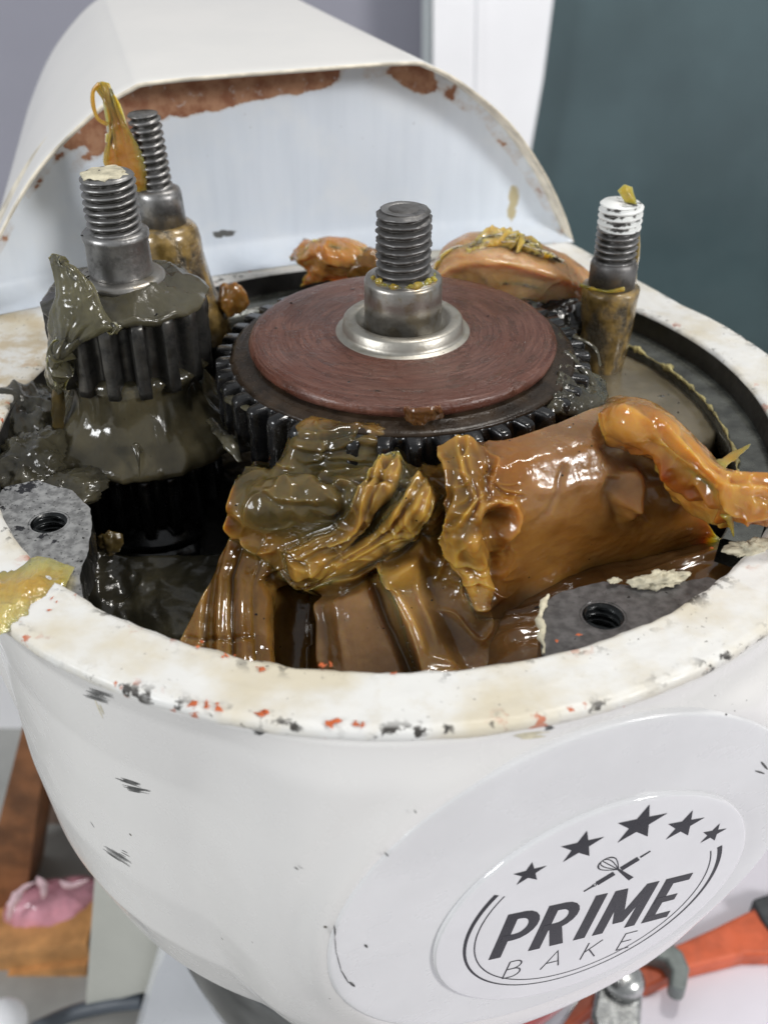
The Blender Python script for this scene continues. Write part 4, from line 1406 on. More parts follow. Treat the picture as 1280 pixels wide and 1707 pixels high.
def along(pts, m=18, margin=75):
    """signed distance across, run along (0..1) and plain distance for a stroke (far away: 1e9)"""
    L = crom(np.array(pts, float), m)
    best = np.full(XP.shape, 1e9)
    sd = np.full(XP.shape, 1e9)
    ss = np.zeros(XP.shape)
    near = np.nonzero((XP > L[:, 0].min() - margin) & (XP < L[:, 0].max() + margin) & (YP > L[:, 1].min() - margin) & (YP < L[:, 1].max() + margin))
    x_, y_ = XP[near], YP[near]
    b_, s_, r_ = np.full(x_.shape, 1e9), np.full(x_.shape, 1e9), np.zeros(x_.shape)
    for i in range(m - 1):
        a, b = L[i, :2], L[i + 1, :2]
        d_ = b - a
        l2 = d_ @ d_ + 1e-9
        t_ = np.clip(((x_ - a[0]) * d_[0] + (y_ - a[1]) * d_[1]) / l2, 0, 1)
        ex, ey = x_ - a[0] - t_ * d_[0], y_ - a[1] - t_ * d_[1]
        dd = np.hypot(ex, ey)
        w_ = dd < b_
        b_ = np.where(w_, dd, b_)
        s_ = np.where(w_, np.sign(d_[0] * ey - d_[1] * ex) * dd, s_)
        r_ = np.where(w_, (i + t_) / (m - 1), r_)
    best[near], sd[near], ss[near] = b_, s_, r_
    return sd, ss, best


D = np.zeros(XP.shape)


def ridge_s(pts, h, w, fade=.12):
    global D
    sd, ss, bd = along(pts)
    D = D + h * np.exp(-(bd / w) ** 2) * (.25 + .75 * sm(ss, 0, fade) * sm(1 - ss, 0, fade))


def step_s(pts, h, w, reach, side=1, fade=.1):
    """one side of the line lifted, easing back to nothing over reach"""
    global D
    sd, ss, bd = along(pts)
    q = sd * side
    D = D + h * sm(np.clip(q, -1e3, 1e3), -w, w) * np.exp(-np.clip(q, 0, 1e5) / reach) * sm(-bd, -75, -45) * sm(ss, 0, fade) * sm(1 - ss, 0, fade)


def band_s(pts, h, w, fs, ft, amp, seed, soft=.35):
    global D
    sd, ss, bd = along(pts)
    k = 1 - sm(bd, w * (1 - soft), w)
    k = k * sm(ss, -.001, .08) * sm(1 - ss, -.001, .08)
    sd = np.clip(sd, -200, 200)
    n_ = nz(np.stack([ss * fs, sd / w * ft, ss * 0 + seed], -1), 1.0, seed)
    n2 = nz(np.stack([ss * fs * 1.7, sd / w * ft * 2.6, ss * 0 + seed], -1), 1.0, seed + 3)
    D = D + k * (h + amp * n_ + amp * .4 * n2)
    return k


def bump_s(x, y, rx, ry, h, rot=0.0):
    global D
    dx, dy = XP - x, YP - y
    c, s_ = math.cos(rot), math.sin(rot)
    q = ((dx * c + dy * s_) / rx) ** 2 + ((-dx * s_ + dy * c) / ry) ** 2
    D = D + h * np.exp(-q)


# dark lump
bump_s(470, 838, 80, 38, .34, -.25)
bump_s(560, 812, 55, 24, .16, .1)
bump_s(660, 800, 45, 22, .16, .1)
ridge_s([(376, 862), (395, 890), (420, 922), (462, 915)], .16, 8)
ridge_s([(372, 850), (410, 880), (440, 905)], -.12, 9)
ridge_s([(430, 800), (480, 790), (545, 800), (590, 825)], -.10, 8)
ridge_s([(520, 790), (575, 830), (560, 870)], -.12, 9)
ridge_s([(600, 790), (640, 800), (700, 790)], .10, 9)
bump_s(625, 738, 24, 14, .10)
for q_ in ([(470, 712), (530, 722), (590, 712), (640, 728)], [(480, 740), (545, 748), (600, 738), (650, 752)], [(500, 765), (560, 762), (620, 772)], [(520, 700), (545, 730), (530, 765)], [(600, 705), (585, 735), (605, 770)]):
    ridge_s(q_, .05, 5)
    ridge_s([(x_ + 4, y_ + 8) for x_, y_ in q_], -.06, 6)
# ribbon: two overlapping bands and their hems
kb1 = band_s([(660, 775), (640, 815), (610, 852), (570, 890), (520, 920), (462, 935)], .20, 26, 1.6, 1.6, .10, 5)
kb2 = band_s([(725, 800), (690, 845), (650, 888), (600, 925), (545, 950), (470, 950)], .24, 30, 1.6, 1.7, .10, 9)
step_s([(700, 880), (660, 910), (615, 950), (555, 972), (500, 972), (450, 945)], .30, 5, 30, -1)
ridge_s([(700, 892), (655, 925), (612, 966), (550, 990), (495, 986), (446, 955)], -.28, 11)
ridge_s([(640, 800), (618, 840), (585, 880), (540, 908)], .07, 5)
ridge_s([(700, 825), (668, 866), (628, 905), (585, 935)], .09, 5)
ridge_s([(655, 830), (630, 866), (590, 905), (540, 930)], -.14, 6)
ridge_s([(742, 790), (742, 840), (735, 890), (745, 925)], -.30, 10)
# slabs
ridge_s([(500, 985), (497, 1040), (496, 1120), (496, 1180)], -.85, 20, .04)
ridge_s([(448, 955), (470, 1000), (484, 1060), (488, 1150)], -.25, 16, .04)
step_s([(628, 940), (645, 985), (672, 1050), (706, 1130), (716, 1170)], .55, 6, 60, -1, .06)
ridge_s([(618, 955), (635, 1000), (660, 1060), (690, 1130)], -.22, 9, .06)
ridge_s([(528, 985), (529, 1040), (533, 1120)], .14, 8)
for q_, hh, ww in (((350, 890, 300, 1080), .08, 5), ((372, 888, 335, 1100), -.11, 5), ((388, 890, 362, 1110), .09, 6), ((400, 893, 386, 1115), -.12, 4), ((415, 900, 405, 1115), .05, 7), ((430, 912, 430, 1115), -.05, 4), ((442, 925, 452, 1115), .04, 7), ((338, 895, 280, 1075), -.12, 5)):
    ridge_s([(q_[0], q_[1]), ((q_[0] + q_[2]) / 2 - 6, (q_[1] + q_[3]) / 2 - 20), (q_[2], q_[3])], hh, ww, .05)
ridge_s([(300, 1060), (360, 1066), (430, 1060)], -.05, 4)
ridge_s([(645, 950), (672, 1010), (715, 1110)], .10, 5)
ridge_s([(690, 930), (700, 990), (730, 1090)], .06, 6)
ridge_s([(560, 985), (566, 1040), (575, 1110)], .04, 7)
# torn shoulder of the mound
step_s([(752, 748), (750, 800), (738, 850), (742, 900), (765, 950), (790, 1025)], .30, 5, 45, -1, .04)
ridge_s([(790, 745), (780, 800), (800, 850), (790, 905)], .10, 9)
ridge_s([(820, 770), (805, 815), (835, 850)], -.10, 9)
ridge_s([(800, 850), (835, 838), (858, 850), (855, 880), (825, 905)], .20, 8)
bump_s(826, 876, 17, 22, -.55, .6)
ridge_s([(782, 880), (800, 930), (805, 985), (793, 1025)], .26, 15)
ridge_s([(820, 920), (818, 965), (806, 1010)], -.22, 10)
ridge_s([(765, 880), (775, 930), (785, 990)], .12, 6)
ridge_s([(755, 770), (775, 760), (800, 765)], .14, 6)
# mound: turn of the shoulder, creases and dragged lines
ridge_s([(870, 800), (930, 815), (990, 800), (1040, 790)], .07, 16)
ridge_s([(945, 770), (930, 810), (905, 850), (875, 890)], -.05, 6)
ridge_s([(1010, 725), (1035, 765), (1075, 780), (1100, 812)], -.20, 14)
ridge_s([(1048, 780), (1052, 815), (1046, 850)], .26, 14)
bump_s(1046, 850, 20, 20, .22)
ridge_s([(1020, 790), (1016, 830), (1030, 872)], -.12, 10)
ridge_s([(1080, 800), (1084, 840), (1072, 872)], -.14, 10)
for q_ in ([(640, 790), (625, 828), (595, 868), (548, 902), (500, 922)], [(690, 812), (655, 858), (615, 898), (560, 928)], [(712, 870), (672, 905), (628, 948), (570, 975), (505, 978)], [(470, 905), (520, 925), (575, 915)],
           [(756, 752), (752, 800), (742, 850), (746, 905)], [(775, 748), (770, 790), (785, 830), (772, 880)], [(810, 800), (835, 815), (870, 822)], [(800, 905), (812, 950), (800, 1005)], [(430, 815), (480, 840), (540, 838)], [(400, 850), (440, 870), (500, 868)],
           [(590, 800), (650, 812), (712, 805)], [(655, 880), (700, 870), (735, 880)]):
    ridge_s(q_, .06, 3.0)
    ridge_s([(x_ + 6, y_ + 6) for x_, y_ in q_], -.05, 3.5)
wp_ = MG + .5 * np.stack([nz(MG, .7, 70), nz(MG, .7, 71), nz(MG, .7, 72)], -1)
dark = np.exp(-(np.clip(np.hypot((X0 - 540) / 180, (Y0 - 805) / 110), 0, 3)) ** 4)
torn = np.maximum(np.clip(np.maximum(kb1, kb2), 0, 1), np.exp(-(np.hypot((X0 - 800) / 65, (Y0 - 860) / 130)) ** 4))
wp2 = MG + .4 * np.stack([nz(MG, 1.6, 170), nz(MG, 1.6, 171), nz(MG, 1.6, 172)], -1)
D = D + .05 * fbm(wp_, .8, 73, 3) + .014 * fbm(wp_, 4, 74, 4) + dark * .10 * sm(Y0, 750, 790) * fbm(wp_, 1.7, 75, 3) + torn * (.11 * fbm(wp2, 2.0, 78, 3) + .06 * (np.clip(ridge(wp2, 1.9, 79) - .6, 0, 1) / .4) ** 2)
rg_ = np.clip(ridge(wp_, 1.3, 76) - .6, 0, 1) / .4
D = D + .08 * rg_ ** 2 * np.maximum(dark * sm(Y0, 750, 790), sm(Y0, 740, 760) * (1 - sm(np.abs(X0 - 790), 40, 80)))
MG = MG + MN * D[..., None]
MN2 = grid_normals(MG)
if ((CAM - MG) * MN2).sum(-1).mean() < 0:
    MN2 = -MN2
# colour of the substance: olive (worked), tan (opaque), amber (rest)
kb = np.clip(np.maximum(kb1, kb2), 0, 1)
cw = .25 * fbm(MG, 1.2, 80, 3)
olive = np.clip(sm(dark + cw, .35, .7) * (1 - .8 * kb), 0, 1)
left_of = 745 + 40 * nz(MG, 1.0, 81)
olive = olive * (1 - sm(X0, 735, 765))
tan = sm(X0 + 30 * cw, 560, 640) * sm(Y0, 960, 1010) + sm(X0, 500, 530) * sm(Y0, 975, 1010) * (1 - sm(X0, 640, 660)) + sm(X0, 850, 920) * (1 - sm(Y0 - (860 - (X0 - 850) * .25), -60, 70))
tan = np.clip(tan + .6 * cw, 0, 1) * (1 - .45 * sm(Y0, 940, 990) * (1 - sm(X0, 840, 880)))


def inside(poly):
    r_ = np.zeros(XP.shape, bool)
    n = len(poly)
    for i in range(n):
        x1, y1 = poly[i]
        x2, y2 = poly[(i + 1) % n]
        c_ = ((y1 > YP) != (y2 > YP)) & (XP < (x2 - x1) * (YP - y1) / (y2 - y1 + 1e-9) + x1)
        r_ ^= c_
    return r_


zone = np.zeros(XP.shape, int)                                              # 0 dark lump
zone[inside([(700, 600), (744, 700), (1300, 560), (1300, 1000), (1190, 1020), (880, 1120), (845, 1030), (792, 1030), (762, 950), (740, 900), (736, 850), (748, 800)])] = 5
zone[inside([(632, 930), (700, 893), (738, 893), (762, 950), (792, 1030), (845, 1030), (890, 1300), (730, 1300), (690, 1110)])] = 4
zone[inside([(500, 975), (560, 975), (632, 930), (690, 1110), (730, 1300), (497, 1300)])] = 3
zone[inside([(200, 1300), (260, 1080), (330, 880), (385, 900), (425, 925), (450, 950), (500, 975), (497, 1300)])] = 2
zone[(kb > .5) & (zone != 5)] = 1
names = [('grease_fold', 'dark olive folded lump of grease in front of the main gear'), ('grease_ribbon', 'folded amber ribbon of grease running diagonally across the dark lump'),
         ('grease_slab', 'left amber grease slab with long upright grooves against the front rim'), ('grease_slab', 'middle smooth tan grease slab against the front rim'),
         ('grease_slab', 'right tan grease slab with a sharp left edge against the front rim'), ('grease_mound', 'big tan and orange mound of grease right of the main gear')]
thin = np.clip(sm(D, .08, .40) * (.6 + .8 * nz(MG, 1.5, 85)), 0, 1) * (1 - sm(X0, 870, 930))  # follows raised ridges, not thickness: mask for the painted translucent glow
UVm = np.stack(np.meshgrid(np.linspace(0, 1, NU), np.linspace(0, 1, NV), indexing='ij'), -1).reshape(-1, 2)
warm = np.clip(sm(X0, 770, 850) + .5 * cw, 0, 1)
fz = zone[:-1, :-1]
ids = np.arange(NU * NV).reshape(NU, NV)
for zi, (nm, lab) in enumerate(names):
    ii, jj = np.nonzero(fz == zi)
    quads = np.stack([ids[ii, jj], ids[ii, jj + 1], ids[ii + 1, jj + 1], ids[ii + 1, jj]], 1)
    used, inv = np.unique(quads, return_inverse=True)
    quads = inv.reshape(quads.shape)
    top_ = MG.reshape(-1, 3)[used]
    bot_ = (MB0 + np.array([0, 1.1, -1.2])).reshape(-1, 3)[used]
    n_ = len(used)
    a_, b_, c_, d_ = quads.T
    fn_ = np.cross(top_[b_] - top_[a_], top_[d_] - top_[a_])
    if (fn_ * (CAM - top_[a_])).sum() < 0:
        quads = quads[:, ::-1]
    ed = {}
    for f in quads:
        for e0, e1 in zip(f, np.roll(f, -1)):
            ed[(int(e0), int(e1))] = 1
    walls = [(e1, e0, e0 + n_, e1 + n_) for (e0, e1) in ed if (e1, e0) not in ed]
    F_ = [tuple(f) for f in quads] + [tuple(int(i) + n_ for i in f[::-1]) for f in quads] + walls
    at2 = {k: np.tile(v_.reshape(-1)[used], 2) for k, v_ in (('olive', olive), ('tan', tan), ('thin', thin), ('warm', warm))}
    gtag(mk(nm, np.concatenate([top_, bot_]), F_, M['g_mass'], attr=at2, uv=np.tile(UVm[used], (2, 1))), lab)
# orange rope of grease hanging out over the right rim
rope = [[A(1008, 700, 1.05), A(1042, 668, 1.25), A(1092, 678, 1.35), A(1150, 722, 1.05), A(1202, 775, 0.95), A(1260, 795, 0.85), A(1340, 790, 0.75)],
        [A(999, 690, 1.80), A(1038, 668, 2.15), A(1093, 680, 2.20), A(1150, 728, 1.83), A(1205, 780, 1.57), A(1260, 797, 1.43), A(1340, 792, 1.35)],
        [A(1000, 706, 1.80), A(1043, 698, 2.15), A(1096, 720, 2.07), A(1152, 772, 1.60), A(1206, 814, 1.37), A(1262, 826, 1.30), A(1340, 822, 1.25)],
        [A(1008, 728, 1.50), A(1052, 740, 1.70), A(1098, 768, 1.50), A(1152, 812, 1.05), A(1206, 848, 0.90), A(1262, 858, 0.87), A(1340, 855, 0.85)],
        [A(1020, 745, 1.05), A(1066, 762, 1.10), A(1108, 795, 0.85), A(1156, 838, 0.45), A(1206, 872, 0.45), A(1262, 876, 0.50), A(1340, 876, 0.45)],
        [A(1030, 745, 0.55), A(1080, 755, 0.45), A(1120, 790, 0.25), A(1166, 830, -0.05), A(1210, 868, 0.15), A(1262, 872, 0.25), A(1340, 872, 0.25)]]
RG = crom(np.array(rope), 150)
RG = crom(RG.transpose(1, 0, 2), 230).transpose(1, 0, 2)
RN = grid_normals(RG)
if ((CAM - RG) * RN).sum(-1).mean() < 0:
    RN = -RN
X0, Y0 = to_px(RG)
XP, YP = X0 + 9 * nz(RG, 1.0, 91) + 3 * nz(RG, 3, 92), Y0 + 9 * nz(RG, 1.0, 93) + 3 * nz(RG, 3, 94)
D = np.zeros(XP.shape)
bump_s(1045, 705, 34, 26, .22)
ridge_s([(1090, 690), (1140, 735), (1180, 790), (1225, 812), (1290, 812)], .14, 11)
ridge_s([(1070, 730), (1115, 765), (1160, 805), (1205, 822)], -.14, 13)
step_s([(1060, 760), (1100, 792), (1150, 832), (1196, 860)], -.32, 7, 40, 1, .06)
ridge_s([(1030, 690), (1075, 700), (1110, 730)], .09, 7)
ridge_s([(1130, 720), (1165, 765), (1200, 790)], -.10, 7)
ridge_s([(1205, 800), (1240, 820), (1300, 840)], -.10, 9)
ridge_s([(1180, 800), (1215, 845), (1230, 870)], .10, 9)
ridge_s([(1240, 800), (1255, 835), (1250, 868)], .08, 10)
wr = RG + .5 * np.stack([nz(RG, .8, 95), nz(RG, .8, 96), nz(RG, .8, 97)], -1)
D = D + .10 * fbm(wr, .6, 98, 2) + .010 * fbm(wr, 4, 99, 4) + .02 * (np.clip(ridge(wr, 1.5, 90) - .6, 0, 1) / .4) ** 2
UU = np.repeat(np.linspace(0, 1, 150)[:, None], 230, 1)
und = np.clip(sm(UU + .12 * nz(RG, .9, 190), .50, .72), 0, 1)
D = D + sm(UU, .45, .75) * (.16 * fbm(wr, 1.3, 191, 3) + .10 * (np.clip(ridge(wr, 1.0, 192) - .55, 0, 1) / .45) ** 2)
for q_ in ([(1085, 760), (1120, 800), (1160, 838)], [(1150, 800), (1175, 835), (1190, 865)], [(1095, 700), (1130, 742), (1165, 770), (1200, 800)], [(1215, 790), (1250, 800), (1300, 798)], [(1200, 840), (1235, 858), (1280, 862)]):
    ridge_s(q_, .10, 5)
    ridge_s([(x_ - 5, y_ + 8) for x_, y_ in q_], -.10, 6)
RT = RG + RN * D[..., None]
RB = RG - RN * .45
nr_, nc_ = RT.shape[:2]
kk = nr_ * nc_
f0 = grid_faces(nr_, nc_)
bd_ = [j_ for j_ in range(nc_)] + [i_ * nc_ + nc_ - 1 for i_ in range(1, nr_)] + [(nr_ - 1) * nc_ + j_ for j_ in range(nc_ - 2, -1, -1)] + [i_ * nc_ for i_ in range(nr_ - 2, 0, -1)]
UVr = np.stack(np.meshgrid(np.linspace(0, 1, nr_), np.linspace(0, 1, nc_), indexing='ij'), -1).reshape(-1, 2)
gtag(mk('grease_rope', np.concatenate([RT.reshape(-1, 3), RB.reshape(-1, 3)]), f0 + [tuple(i_ + kk for i_ in reversed(f)) for f in f0] + [(b, a, a + kk, b + kk) for a, b in zip(bd_, bd_[1:] + bd_[:1])], M['g_rope'], uv=np.concatenate([UVr, UVr]), attr={'under': np.tile(und.ravel(), 2)}), 'thick orange rope of grease lying out over the right rim')
gtag(patch('grease_apron', [[A(1085, 770, 1.0), A(1130, 795, .9), A(1180, 830, .7), A(1225, 855, .6)], [A(1095, 800, .7), A(1140, 830, .5), A(1185, 855, .35), A(1215, 872, .3)], [A(1115, 835, .1), A(1150, 862, -.1), A(1185, 880, -.15), A(1205, 885, 0)]],
     M['g_orange'], .3, 50, 60, (.12, 1.2), (.02, 5), (.06, 2, 8), (.08, 1.4), seed=19), 'reddish ruffled underside hanging from the orange rope')
gtag(mk('grease_wisp', *tube([A(1180, 790, 1.2), A(1215, 765, 1.15), A(1240, 748, 1.1), A(1250, 740, 1.1)], [.16, .10, .05, .01], n=12, m=50, squash=(.4, (0, -.5, 1)), noise=.5, nsc=3), M['g_yellow']), 'pale drawn-out wisp on the upper side of the orange rope')
gtag(mk('grease_wisp', *tube([A(1210, 855, .7), A(1216, 870, .5), A(1220, 884, .3), A(1222, 895, .1)], [.12, .07, .03, .01], n=10, m=40, noise=.5, nsc=3), M['g_yellow']), 'tiny pointed wisp under the orange rope')

# dark glossy pool at the bottom right
pool = [[A(760, 985, -1.95), A(860, 985, -1.90), A(980, 940, -1.85), A(1100, 910, -1.80), A(1210, 880, -1.65), A(1290, 840, -1.55)],
        [A(770, 1030, -1.95), A(870, 1010, -1.75), A(990, 965, -1.65), A(1110, 935, -1.55), A(1230, 900, -1.45), A(1310, 850, -1.45)],
        [A(790, 1080, -1.95), A(880, 1050, -1.75), A(1000, 1010, -1.65), A(1120, 970, -1.55), A(1240, 920, -1.45), A(1320, 860, -1.45)],
        [A(800, 1150, -2.05), A(890, 1130, -1.95), A(1010, 1090, -1.85), A(1130, 1050, -1.75), A(1260, 980, -1.65), A(1340, 900, -1.55)]]
gtag(patch('grease_pool', pool, M['g_pool'], .8, 110, 150, (.16, .55), (.010, 4), (.11, 9, 3), seed=21), 'dark brown glossy pool of grease below the tan mound')
deep = [[A(150, 960, -4.6), A(420, 930, -3.6), A(640, 960, -3.2), A(860, 980, -3.2)], [A(170, 1040, -4.6), A(440, 1020, -3.5), A(660, 1030, -3.1), A(870, 1060, -3.1)], [A(200, 1180, -4.6), A(440, 1180, -3.6), A(660, 1180, -3.2), A(860, 1180, -3.2)]]
gtag(patch('grease_bed', deep, M['g_black'], .6, 60, 90, (.25, .5), (.03, 3), (.05, 6, 4), (.1, .6), seed=23), 'near black grease filling the bottom behind the front rim')
gtag(patch('grease_bed', [[A(380, 640, -2.0), A(560, 600, -2.0), A(760, 590, -2.0), A(1000, 560, -2.0), A(1200, 600, -2.0)], [A(340, 760, -2.2), A(560, 760, -2.0), A(760, 760, -2.0), A(1000, 700, -2.0), A(1280, 760, -2.0)], [A(330, 930, -2.8), A(560, 930, -2.4), A(760, 930, -2.4), A(1000, 900, -2.4), A(1280, 870, -2.3)]],
     M['g_black'], .5, 60, 80, (.2, .6), (.03, 3), seed=24), 'black grease lying under the main gear')

# grease at the back, against the hood
gtag(patch('grease_pad', [[A(700, 480, .2), A(752, 425, .9), A(818, 408, 1.1), A(888, 422, .9), A(945, 445, .6), A(985, 475, .0)],
     [A(696, 474, .9), A(748, 406, 1.9), A(818, 388, 2.15), A(890, 404, 1.9), A(950, 428, 1.5), A(992, 466, .8)],
     [A(705, 478, 1.3), A(758, 436, 1.95), A(824, 430, 2.1), A(888, 442, 1.9), A(944, 460, 1.5), A(982, 478, .9)],
     [A(712, 490, 1.0), A(766, 462, 1.5), A(832, 458, 1.6), A(890, 468, 1.4), A(942, 482, 1.1), A(975, 498, .6)],
     [A(718, 512, .5), A(772, 498, .8), A(836, 496, .9), A(892, 503, .75), A(940, 515, .5), A(968, 526, .2)]], M['g_pad'], .7, 110, 150, (.10, .8), (.02, 4), (.04, 3, 5), (.05, 1.2), seed=25, round_=.0), 'pinkish tan pad of grease behind the fibre disc at the right')
gtag(patch('grease_crest', [[A(765, 420, 1.7), A(795, 396, 2.1), A(828, 378, 2.3), A(862, 388, 2.2), A(902, 418, 1.8)], [A(762, 424, 1.9), A(796, 402, 2.25), A(830, 386, 2.42), A(866, 396, 2.3), A(908, 422, 1.95)], [A(768, 432, 1.92), A(800, 416, 2.15), A(832, 406, 2.28), A(868, 412, 2.18), A(904, 430, 1.9)], [A(778, 444, 1.2), A(806, 436, 1.4), A(834, 430, 1.5), A(866, 434, 1.4), A(896, 444, 1.2)]],
     M['g_smear'], .3, 90, 140, (.22, 2.0), (.06, 5), (.04, 2, 8), (.16, 2.0), seed=26, round_=.10), 'yellow ragged crest along the top of the back pad')
gtag(patch('grease_lump', [[A(484, 430, .5), A(512, 402, 1.4), A(552, 396, 1.6), A(590, 405, 1.5), A(625, 440, .9)], [A(486, 428, .95), A(514, 400, 1.6), A(554, 394, 1.75), A(594, 408, 1.6), A(632, 436, 1.2)], [A(492, 438, .95), A(520, 420, 1.5), A(556, 418, 1.65), A(598, 424, 1.45), A(636, 442, 1.15)], [A(512, 452, .6), A(530, 442, 1.1), A(560, 440, 1.25), A(600, 444, 1.1), A(640, 452, .95)], [A(500, 478, .0), A(530, 474, .3), A(565, 470, .4), A(605, 468, .45), A(648, 470, .4)]],
     M['g_lump'], .5, 110, 120, (.26, 1.1), (.04, 3), (.05, 3, 5), (.10, 1.2), seed=44, round_=.04), 'ragged orange lump of grease against the hood wall')
gtag(mk('grease_lump', *ball(A(618, 452, .9), (.6, .45, .55), 35, .34, 1.2, 34, .3, .05), M['g_amber']), 'small amber lump just left of the central shaft')
gtag(mk('grease_lump', *ball(A(388, 500, .45), (.40, .35, .46), 37, .5, 1.3, 30), M['g_amber']), 'small amber lump at the foot of the back left stud')
gtag(mk('grease_smear', *ball(A(940, 530, .3), (.9, .7, .45), 39, .45, 1.9, 36, .5, .1), M['g_black']), 'black glossy grease between fibre disc and white tipped stud')

# tuft standing on the back left stud
tz = SC + np.array([ST[0] * 4.6, 0])
tuft_pts = [(182, 285), (185, 250), (176, 215), (170, 180), (172, 150)]


def T(x, y, dy=0.0):
    return aty(x, y, SC[1] - .45 + dy)


tuft = [[T(158, 150), T(165, 138), T(178, 140), T(186, 152)],
        [T(178, 185), T(182, 180), T(192, 182), T(202, 192)],
        [T(180, 225), T(188, 222), T(205, 224), T(222, 228)],
        [T(172, 260), T(190, 262), T(212, 262), T(238, 262)],
        [T(176, 280), T(200, 290), T(222, 296), T(244, 292)],
        [T(205, 300), T(216, 312), T(230, 322), T(243, 322)]]
gtag(patch('grease_tuft', tuft, M['g_tuft'], .16, 90, 50, (.06, 1.5), (.012, 6), (.10, .8, 5), (.05, 1.6), seed=27), 'tall translucent amber tuft of grease on the back left stud')
gtag(mk('grease_loop', *tube([T(166, 139), T(156, 152), T(156, 175), T(164, 198), T(180, 208)], [.05, .045, .05, .05, .06], n=12, m=50, noise=.3), M['g_tuft']), 'thin open loop of grease at the tip of the amber tuft')
gtag(patch('grease_chip', [[A(1030, 318, 3.9), A(1040, 306, 4.05), A(1052, 312, 4.0)], [A(1033, 328, 3.75), A(1045, 322, 3.9), A(1060, 328, 3.8)], [A(1042, 340, 3.62), A(1052, 342, 3.6), A(1062, 345, 3.6)]], M['g_yellow'], .05, 30, 30, (.05, 2), (.01, 6), seed=29), 'small curled yellow chip of grease on the white stud tip')
gtag(patch('grease_puddle', [[A(-50, 940, -.06), A(20, 945, -.06), A(70, 930, -.05), A(125, 945, -.08)], [A(-50, 975, .05), A(22, 972, .08), A(62, 962, .07), A(112, 972, -.06)], [A(-50, 1005, .10), A(18, 998, .11), A(52, 988, .08), A(100, 998, -.07)], [A(-50, 1035, .07), A(8, 1025, .08), A(36, 1016, .05), A(80, 1022, -.07)], [A(-50, 1075, -.05), A(0, 1058, -.05), A(30, 1046, -.06), A(62, 1044, -.10)]],
     M['g_smear'], .12, 100, 100, (.10, 1.3), (.03, 5), (.03, 3, 5), (.05, 1.5), seed=30, round_=0.0), 'glossy amber puddle of grease on the left rim')

# dried flakes lying loose
for x, y, r, lab in ((1105, 965, .42, 'cream dried gasket flake beside the dark screw boss'), (1248, 915, .40, 'crumpled cream gasket flake at the right rim'), (1022, 968, .12, 'tiny cream flake at the back of the dark screw boss')):
    o = mk('gasket_flake', *ball(A(x, y, -.12 if x < 1200 else -.02), (r, r * .45, r * .30), x, .9, 2.4, 26, .3, .2), M['crust'])
    tag(o, lab, 'flake', 'dried gasket flakes')
for k, (x, y, r) in enumerate(((440, 1188, .13), (352, 1176, .10), (336, 1180, .06))):
    pass

# ------------------------------------------------------------------ under and behind the head
mk('hub_ring', *lathe([(6.6, -19.5), (7.0, -18.6), (7.3, -17.0), (7.35, -15.4), (7.2, -14.4), (5.9, -14.1)], (.2, 0), 96, cap=False), M['chrome'], mixer)
mk('red_band', *lathe([(7.37, -16.2), (7.42, -16.1), (7.43, -15.5), (7.36, -15.4)], (.2, 0), 60, cap=False, arc=(math.radians(-92), math.radians(-35))), M['red'], mixer)


def bslab(name, px, Y, th, mat, parent=None):
    P = np.array([aty(x, y, Y) for x, y in px])
    return mk(name, *prism(P, (0, th, 0)), mat, parent, smooth=False)


bslab('column', [(160, 1440), (330, 1440), (420, 1707), (420, 1640), (235, 1655), (143, 1680)], 3.0, 10, M['stand'], mixer)
bslab('column_foot', [(290, 1560), (420, 1560), (420, 1800), (210, 1800), (262, 1620)], 0.0, 2.5, M['stand_cool'], mixer)

shelf = thing('wooden_shelf', 'brown wooden shelf frame low in the background at the left', 'shelf', aty(60, 1640, 8))
bslab('upright', [(44, 1190), (84, 1190), (30, 1600), (-60, 1600)], 9, 4, M['wood_dark'], shelf)
bslab('rail', [(-80, 1600), (145, 1572), (160, 1640), (-80, 1680)], 6.5, 3, M['wood_lite'], shelf)
bslab('lower_rail', [(-80, 1640), (145, 1610), (145, 1650), (-80, 1690)], 6.2, 3, M['wood_lite'], shelf)
bslab('back_panel', [(40, 1240), (320, 1240), (320, 1640), (-40, 1640)], 15, 1, M['mud'], shelf)
bslab('pale_wall', [(-300, 1040), (110, 1040), (60, 1330), (-300, 1330)], 22, 1, M['frame_white'])['kind'] = 'structure'
bag = thing('wrapped_bundle', 'pink cloth bundle wrapped in clear plastic on the wooden shelf', 'bundle', aty(85, 1560, 8))
mk('cloth', *ball(aty(98, 1510, 9), (2.35, 1.3, 1.25), 3, .22, 1.2, 40, .15, .05), M['pink'], bag)
for k_, pp in enumerate((((15, 1535), (22, 1505), (38, 1482), (60, 1470)), ((62, 1462), (70, 1470), (74, 1484), (72, 1498)), ((100, 1468), (112, 1474), (128, 1474), (148, 1466)))):
    mk('wrap_highlight', *tube([aty(x, y, 7.6) for x, y in pp], [.05, .22, .18, .04], n=10, m=40, squash=(.3, (0, 1, 0)), noise=.8, nsc=1.5, seed=k_), M['plastic'], bag)  # pale plastic folds modelled in place of the wrap's white highlights
bar = mk('curved_bar', *tube([aty(60, 1715, 3), aty(120, 1690, 3), aty(180, 1675, 3), aty(240, 1668, 3)], .35, n=16, m=40), M['bar'])
tag(bar, 'dark curved bar at the very bottom left', 'bar')
kn = mk('white_knob', *ball(aty(10, 1700, 2), (.9, .9, .8), 2, .05, 1, 24), M['frame_white'])
tag(kn, 'white rounded knob in the bottom left corner', 'knob')

ZTool = ZT + 10.7
tool = thing('orange_wrench', 'orange handled wrench with grey hooked jaw lying low right', 'wrench', at(1120, 1590, ZTool - .6))


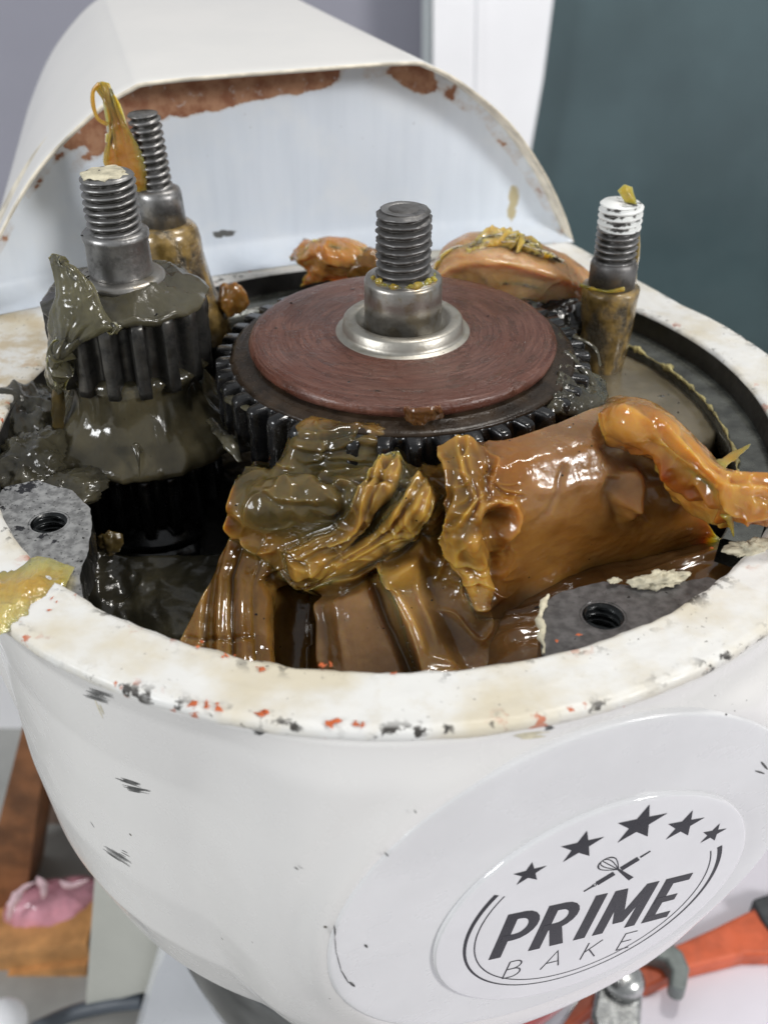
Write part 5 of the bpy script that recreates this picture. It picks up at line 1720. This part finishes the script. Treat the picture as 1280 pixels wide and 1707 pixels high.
def tp(px, z, th, mat, name, parent):
    P = np.array([at(x, y, z) for x, y in px])
    o = mk(name, *prism(P, (0, 0, -th)), mat, parent, smooth=False)
    return bevel(o, .15, 3)


tp([(1050, 1600), (1130, 1572), (1190, 1545), (1262, 1510), (1330, 1500), (1330, 1590), (1240, 1590), (1150, 1612), (1075, 1645)], ZTool, .9, M['tool_orange'], 'handle', tool)
tp([(1252, 1498), (1300, 1482), (1360, 1490), (1360, 1560), (1290, 1560), (1268, 1530)], ZTool + .15, 1.1, M['tool_dark'], 'handle_end', tool)
tp([(1062, 1572), (1085, 1560), (1110, 1562), (1138, 1585), (1150, 1612), (1143, 1650), (1128, 1650), (1115, 1640), (1118, 1615), (1108, 1598), (1085, 1592), (1064, 1596)], ZTool + .7, .8, M['tool_grey'], 'jaw', tool)
tp([(925, 1700), (985, 1640), (1000, 1668), (960, 1700), (915, 1730)], ZTool, .9, M['tool_orange'], 'second_handle', tool)
br = thing('zinc_bracket', 'zinc plated bracket with domed bolt beside the orange wrench', 'bracket', at(1035, 1660, ZTool))
tp([(1005, 1600), (1050, 1590), (1072, 1630), (1068, 1720), (1005, 1760), (985, 1690)], ZTool + 1.0, .8, M['zinc'], 'plate', br)
bo = at(1038, 1640, ZTool + 1.0)
mk('bolt', *lathe([(.72, bo[2]), (.72, bo[2] + .3), (.55, bo[2] + .55), (.25, bo[2] + .66), (.02, bo[2] + .68)], bo[:2], 32), M['zinc'], br)

# ------------------------------------------------------------------ grit and paint chips lying about
bpy.context.view_layer.update()
dg = bpy.context.evaluated_depsgraph_get()


def crumbs(spots, smin, smax, seed):
    r_ = np.random.default_rng(seed)
    V = []
    F = []
    base = np.array([(1, 0, 0), (-1, 0, 0), (0, 1, 0), (0, -1, 0), (0, 0, 1), (0, 0, -1)], float)
    tri = [(0, 2, 4), (2, 1, 4), (1, 3, 4), (3, 0, 4), (2, 0, 5), (1, 2, 5), (3, 1, 5), (0, 3, 5)]
    for p in spots:
        sz = smin + (smax - smin) * r_.random() ** 3
        k = len(V)
        an = r_.random() * 6.3
        for q in base * (1 + .5 * r_.normal(size=(6, 1))) * np.array([sz * 1.3, sz * .8, sz * .4]):
            V.append(p + np.array([q[0] * math.cos(an) - q[1] * math.sin(an), q[0] * math.sin(an) + q[1] * math.cos(an), q[2]]))
        F += [tuple(k + i for i in t_) for t_ in tri]
    return V, F


def drop(x, y):
    hit, loc, nor, idx, ob, mat_ = scn.ray_cast(dg, Vector((x * CM, y * CM, .065)), Vector((0, 0, -1)))
    return (np.array(loc) / CM if hit else None), (nor if hit else None), (ob.name if hit else '')


spots = []
r_ = np.random.default_rng(77)
while len(spots) < 260:
    x, y = r_.uniform(-9.5, 9.5), r_.uniform(-10.2, 6)
    p, nrm, nm = drop(x, y)
    if p is not None and nrm.z > .35 and p[2] > -3 and not nm.startswith(('hood', 'thread', 'shaft')):
        if nm.startswith('rim') and r_.random() < .35:
            continue
        spots.append(p)
g_ = mk('black_grit', *crumbs(spots, .012, .055, 1), M['g_black'], smooth=False)
tag(g_, 'fine black grit sprinkled over grease, disc and rim', 'grit', kind='stuff')
spots = [A(x + dx, y + dy, .02) for x, y, k in ((655, 1122, 2), (435, 1113, 2), (440, 1188, 8), (352, 1176, 4), (336, 1172, 3), (365, 1172, 2), (560, 1204, 6), (600, 1205, 5), (90, 1000, 2), (70, 1015, 1), (545, 1108, 5), (380, 1090, 3), (330, 1075, 2), (940, 1068, 2), (968, 1058, 2), (1180, 915, 1)) for dx, dy in r_.normal(size=(k, 2)) * np.array([7, 2.2])]
g_ = mk('orange_paint_chips', *crumbs(spots, .03, .075, 2), M['primer'], smooth=False)
tag(g_, 'scattered orange primer chips along the front rim', 'paint chips', kind='stuff')
